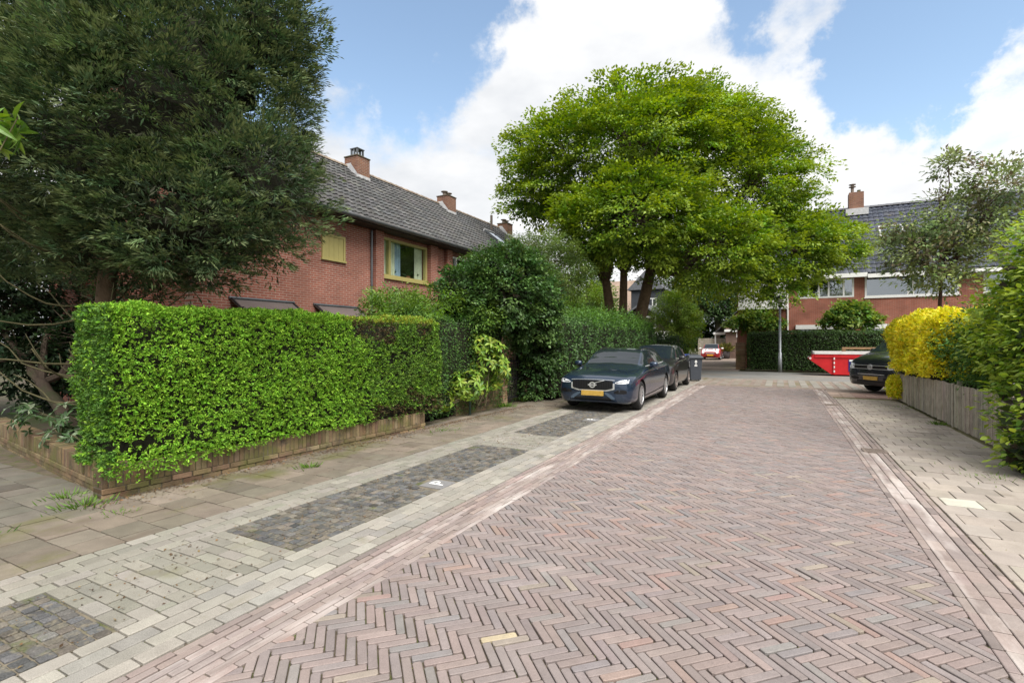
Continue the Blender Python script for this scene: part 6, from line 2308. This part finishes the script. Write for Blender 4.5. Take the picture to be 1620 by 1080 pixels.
# ================================================================== STREET FURNITURE AND SMALL THINGS
# ---- picket fence on the right
pf = thing('picket_fence', 'low weathered grey picket fence along the right-hand pavement', 'fence', (2.87, 8.4, 0))
FL = 9.15
nb = int(FL / 0.088)
for i in range(nb):
    y = i * .088
    hgt = .83 - .12 * max(0, (y - 4.4) / 4.7) * .8 + random.gauss(0, .008)
    mb = MB().bbox(random.gauss(0, .002), .020, y, y + .068 + random.uniform(0, .004), .035 + random.gauss(0, .006), hgt, .003, jit((0.335, 0.30, 0.245), .11, .03))
    mb.V = [(v[0], v[1] + (v[2] - .4) * 0, v[2]) for v in mb.V]
    mb.build('picket', M_oldwood, pf, use_col=True)
for z in (.17, .60):
    MB().box(.021, .06, 0, FL, z, z + .07, (0.25, .22, .17)).build('rail', M_oldwood, pf, use_col=True)
for y in (0.1, 1.95, 3.80, 5.65, 7.45, FL - .02):
    MB().bbox(.061, .13, y - .035, y + .035, -.05, .88 if y < 5 else .76, .004, (0.30, .27, .22)).build('post', M_oldwood, pf, use_col=True)
for y in (3.80, 7.45):
    MB().bbox(-.018, -.003, y - .03, y + .03, .02, .83, .003, (0.37, .33, .27)).build('cover_batten', M_oldwood, pf, use_col=True)

# ---- garden gate, pillars and low wall under the arch
M_pillar = surf('pillar_brick', None, 0.9, (5, .2), (60, .6), fine=(70, .2), overlays=[((0.13, 0.12, 0.05), (3, 3, 3), .55, .7)])


def pillar(label, x, y, w, d, hgt, cap=False):
    t = thing('gate_pillar', label, 'pillar', (x, y, 0))
    MB().box(-w / 2 + .006, w / 2 - .006, -d / 2 + .006, d / 2 - .006, -.05, hgt - .01).build('mortar', M_mortar, t)
    z, r = 0.0, 0
    while z < hgt - .03:
        zt = min(z + .055, hgt)
        c = lambda: jit(random.choice([(0.27, 0.17, 0.10), (0.24, 0.15, 0.09), (0.30, 0.20, 0.13)]), .12, .03)
        if r % 2:
            MB().bbox(-w / 2, -.004, -d / 2, d / 2, z, zt, .005, c()).build('brick', M_pillar, t, use_col=True)
            MB().bbox(.004, w / 2, -d / 2, d / 2, z, zt, .005, c()).build('brick', M_pillar, t, use_col=True)
        else:
            MB().bbox(-w / 2, w / 2, -d / 2, -.004, z, zt, .005, c()).build('brick', M_pillar, t, use_col=True)
            MB().bbox(-w / 2, w / 2, .004, d / 2, z, zt, .005, c()).build('brick', M_pillar, t, use_col=True)
        z += .063
        r += 1
    if cap:
        MB().bbox(-w / 2 - .02, w / 2 + .02, -d / 2 - .02, d / 2 + .02, hgt + .002, hgt + .05, .01).build('cap', surf('cap_stone', (0.22, 0.20, 0.15), .9, (8, .25), (50, .4)), t)
    return t


pillar('brick gate pillar on the left of the garden gate, beside the yellow-green laurel', -6.22, 11.2, .22, .22, .82)
pillar('brick gate pillar with a stone cap on the right of the garden gate', -6.22, 12.55, .24, .24, .82, True)
low = low_wall('short brown brick wall under the yellow-green laurel, left of the garden gate', (-6.28, 9.25), (-6.22, 11.05), .42)
gt = thing('garden_gate', 'black iron garden gate standing between two brick pillars under the arch', 'gate', (-6.3, 11.36, 0))
for y in (0.0, 1.03):
    MB().box(-.02, .02, y, y + .04, .03, 1.15).build('stile', M_black, gt)
for z in (.12, .62, 1.08):
    MB().box(-.015, .015, .04, 1.03, z, z + .04).build('rail', M_black, gt)
for k in range(9):
    MB().tube([(0, .12 + k * .1, .15), (0, .12 + k * .1, 1.12)], [.008, .008], 6).build('bar', M_black, gt)
gp = thing('gate_post', 'thin dark green metal post in front of the short brick wall', 'post', (-6.08, 9.5, 0))
MB().tube([(0, 0, -.05), (0, 0, .85)], [.028, .028], 10).build('shaft', surf('green_metal', (.03, .05, .035), .5), gp)
MB().lathe([(.028, .85), (.036, .852), (.036, .87), (.001, .885)], 10).build('cap', surf('green_metal', (.03, .05, .035)), gp)

# ---- street lamp
lp_ = thing('street_lamp', 'slim grey street lamp standing in front of the clipped hedge across the junction', 'street lamp', (0.03, 31.2, 0))
M_pole = surf('galvanised_pole', (0.42, 0.44, 0.47), .5, (3, .12), metallic=.5)
MB().tube([(0, 0, -.1), (0, 0, 1.0), (0, 0, 1.02), (0, 0, 3.5)], [.10, .09, .065, .05], 14).build('pole', M_pole, lp_, smooth=True)
MB().lathe([(.05, 3.45), (.09, 3.5), (.10, 3.56), (.06, 3.6), (.001, 3.6)], 16).build('collar', M_black, lp_, smooth=True)
MB().lathe([(.08, 3.6), (.22, 3.95), (.21, 3.96), (.001, 3.9)], 18).build('lantern', surf('lamp_plastic', (.55, .55, .52), .3), lp_, smooth=True)
MB().lathe([(.30, 3.965), (.28, 4.0), (.12, 4.12), (.001, 4.15)], 18).build('hood', M_black, lp_, smooth=True)

# ---- red skip
sk_ = thing('skip', 'red steel skip with white rim standing beside the clipped hedge across the junction', 'skip', (3.6, 28.9, 0))
M_skip = surf('skip_red', (0.50, 0.018, 0.022), .45, (2.5, .15), (14, .15), overlays=[((0.16, 0.06, 0.04), (2.5, 2.5, 2.5), .66, .78)])
M_rim = surf('skip_rim', (.66, .64, .62), .6, (4, .15))
M_inside = surf('rubble', (.16, .14, .12), .95, (6, .4), (20, 1.0))
x0, x1 = -2.35, 2.35
prof = [(-1.42, .06), (1.42, .06), (x1, .78), (x1 - .1, .86), (2.1, 1.12), (-2.1, 1.12), (x0 + .1, .86), (x0, .78)]
n = len(prof)
V = [(x, y, z) for y in (-.72, .72) for x, z in prof]
F = [tuple(range(n)), tuple(range(2 * n - 1, n - 1, -1))] + [(i, n + i, n + (i + 1) % n, (i + 1) % n) for i in range(n) if i != 4]
MB().add(V, F).build('hopper', M_skip, sk_)
for y in (-.76, .72):
    MB().box(-2.12, 2.12, y, y + .04, 1.02, 1.15).build('rim', M_rim, sk_)
for x in (-2.16, 2.12):
    MB().box(x, x + .04, -.72, .72, 1.02, 1.15).build('rim', M_rim, sk_)
for x in (-1.35, 1.30):
    MB().box(x, x + .07, -.775, -.722, .06, 1.0).build('rib', M_skip, sk_)
    for z in (.16, .36, .56, .76):
        MB().box(x + .01, x + .06, -.780, -.776, z, z + .11).build('reflector', M_rim, sk_)
MB().box(-2.1, 2.1, -.765, -.722, .86, .95).build('top_rail', M_skip, sk_)
for s in (-1, 1):
    for x in (x0 + .06, x1 - .06):
        MB().tube([(x, s * .72, .82), (x, s * .82, .82)], [.05, .05], 10).build('lifting_pin', M_rim, sk_)
MB().box(-2.0, 2.0, -.68, .68, .85, 1.0).build('rubble', M_inside, sk_)
sg = MB().box(-.75, .55, -.740, -.724, .22, .78).build('sign', surf('sign_blue', (0.02, 0.02, 0.16), .4), sk_)
fig = MB()
for pts in ([(-.72, .69), (-.42, .69), (-.42, .77), (-.72, .77)], [(-.56, .26), (-.46, .26), (-.33, .77), (-.43, .77)], [(-.39, .26), (-.31, .26), (-.18, .77), (-.26, .77)]):
    fig.add([(a, -.745, b_) for a, b_ in pts], [(0, 1, 2, 3)])
fig.build('lettering', M_whitep, sg)
pk = thing('timber_plank', 'long brown plank lying across the top of the red skip', 'plank', (3.7, 28.3, 1.15))
MB().bbox(-1.1, 2.2, -.08, .1, .10, .20, .01).build('board', surf('brown_plank', (.28, .17, .09), .8, (5, .2), (40, .4)), pk)
MB().bbox(-1.1, -.95, -.06, .08, 0.0, .10, .005).build('block', surf('brown_plank', (.28, .17, .09)), pk)
MB().bbox(1.9, 2.05, -.06, .08, 0.0, .10, .005).build('block', surf('brown_plank', (.28, .17, .09)), pk)


# ---- wheelie bins
def bin_(label, loc, rz, body_mat, lid_mat, sticker):
    t = thing('wheelie_bin', label, 'bin', loc, rz, 'wheelie bins behind the hatchback')
    prof = [(.22, .24, .06), (.235, .26, .45), (.26, .31, .93)]
    V, F = [], []
    for hx, hy, z in prof:
        c = .04
        V += [(-hx + c, -hy, z), (hx - c, -hy, z), (hx, -hy + c, z), (hx, hy - c, z), (hx - c, hy, z), (-hx + c, hy, z), (-hx, hy - c, z), (-hx, -hy + c, z)]
    for r in range(2):
        F += [(r * 8 + i, r * 8 + (i + 1) % 8, (r + 1) * 8 + (i + 1) % 8, (r + 1) * 8 + i) for i in range(8)]
    F += [tuple(range(7, -1, -1)), tuple(range(16, 24))]
    MB().add(V, F).build('tub', body_mat, t)
    MB().bbox(-.28, .28, -.33, .33, .90, .945, .012).build('rim', body_mat, t)
    MB().add([(-.29, -.36, .955), (.29, -.36, .955), (.29, .34, .985), (-.29, .34, .985), (-.25, -.30, 1.02), (.25, -.30, 1.02), (.25, .30, 1.07), (-.25, .30, 1.07)],
             [(3, 2, 1, 0), (4, 5, 6, 7), (0, 1, 5, 4), (1, 2, 6, 5), (2, 3, 7, 6), (3, 0, 4, 7)]).build('lid', lid_mat, t)
    MB().tube([(-.22, .38, .97), (.22, .38, .97)], [.016, .016], 8).build('handle', body_mat, t)
    for s in (-1, 1):
        MB().lathe([(.02, -.025), (.1, -.025), (.1, .025), (.02, .025)], 18, 'x', (s * .235, .25, .1)).build('wheel', M_tyre, t)
    if sticker:
        mb = MB()
        y = -.301

        def yy(z):
            return -.24 - (z - .06) / .87 * .07 - .004
        for pts in ([(-.02, .86), (.02, .86), (.05, .80), (-.05, .80)], [(-.05, .80), (.05, .80), (.045, .765), (-.045, .765)], [(-.03, .745), (.03, .745), (.03, .715), (-.03, .715)], [(0, .712), (.03, .712), (.005, .675), (-.03, .675)], [(-.055, .665), (.055, .665), (.055, .61), (-.055, .61)]):
            mb.add([(a, yy(z), z) for a, z in pts][::-1], [(0, 1, 2, 3)])
        mb.build('sticker', M_whitep, t)
    return t


M_bin = surf('bin_grey', (0.055, 0.062, 0.075), .55, (6, .1), (50, .1))
bin_('dark grey wheelie bin with a white sticker standing beside the dark hatchback', (-3.10, 21.95, 0), .35, M_bin, M_bin, True)
bin_('wheelie bin with a bright blue lid just left of the dark grey wheelie bin', (-3.62, 22.75, 0), .3, M_bin, surf('bin_blue', (0.02, 0.05, 0.28), .5), False)

# ---- brick pier at the end of the far hedge, with potted grass beside the garage
pier = pillar('dark brick pier at the left end of the clipped hedge across the junction', -2.0, 32.4, .5, .6, 1.55)
pt = thing('potted_grass', 'large dark pot of ornamental grass in front of the brown brick garage', 'plant', (-4.55, 51.9, 0))
MB().lathe([(.001, 0), (.38, 0), (.45, .7), (.40, .7), (.38, .62), (.001, .6)], 18).build('pot', surf('dark_pot', (.06, .05, .05), .7, (5, .2)), pt, smooth=True)
n = 420
D = rand_dirs(n)
D[:, 2] = abs(D[:, 2]) * 1.4 + .4
stuff(leaves('foliage', pt, M_leaf, np.tile(np.array([[0, 0, .6]]), (n, 1)) + rng.normal(0, .12, (n, 3)) * np.array([1, 1, 0]), D, nrm(np.cross(D, rand_dirs(n))), rng.uniform(.5, 1.1, n), .035, lcol(n, [(0.22, 0.22, 0.05), (0.28, 0.24, 0.08), (0.16, 0.2, 0.05)], .2), droop=.35))
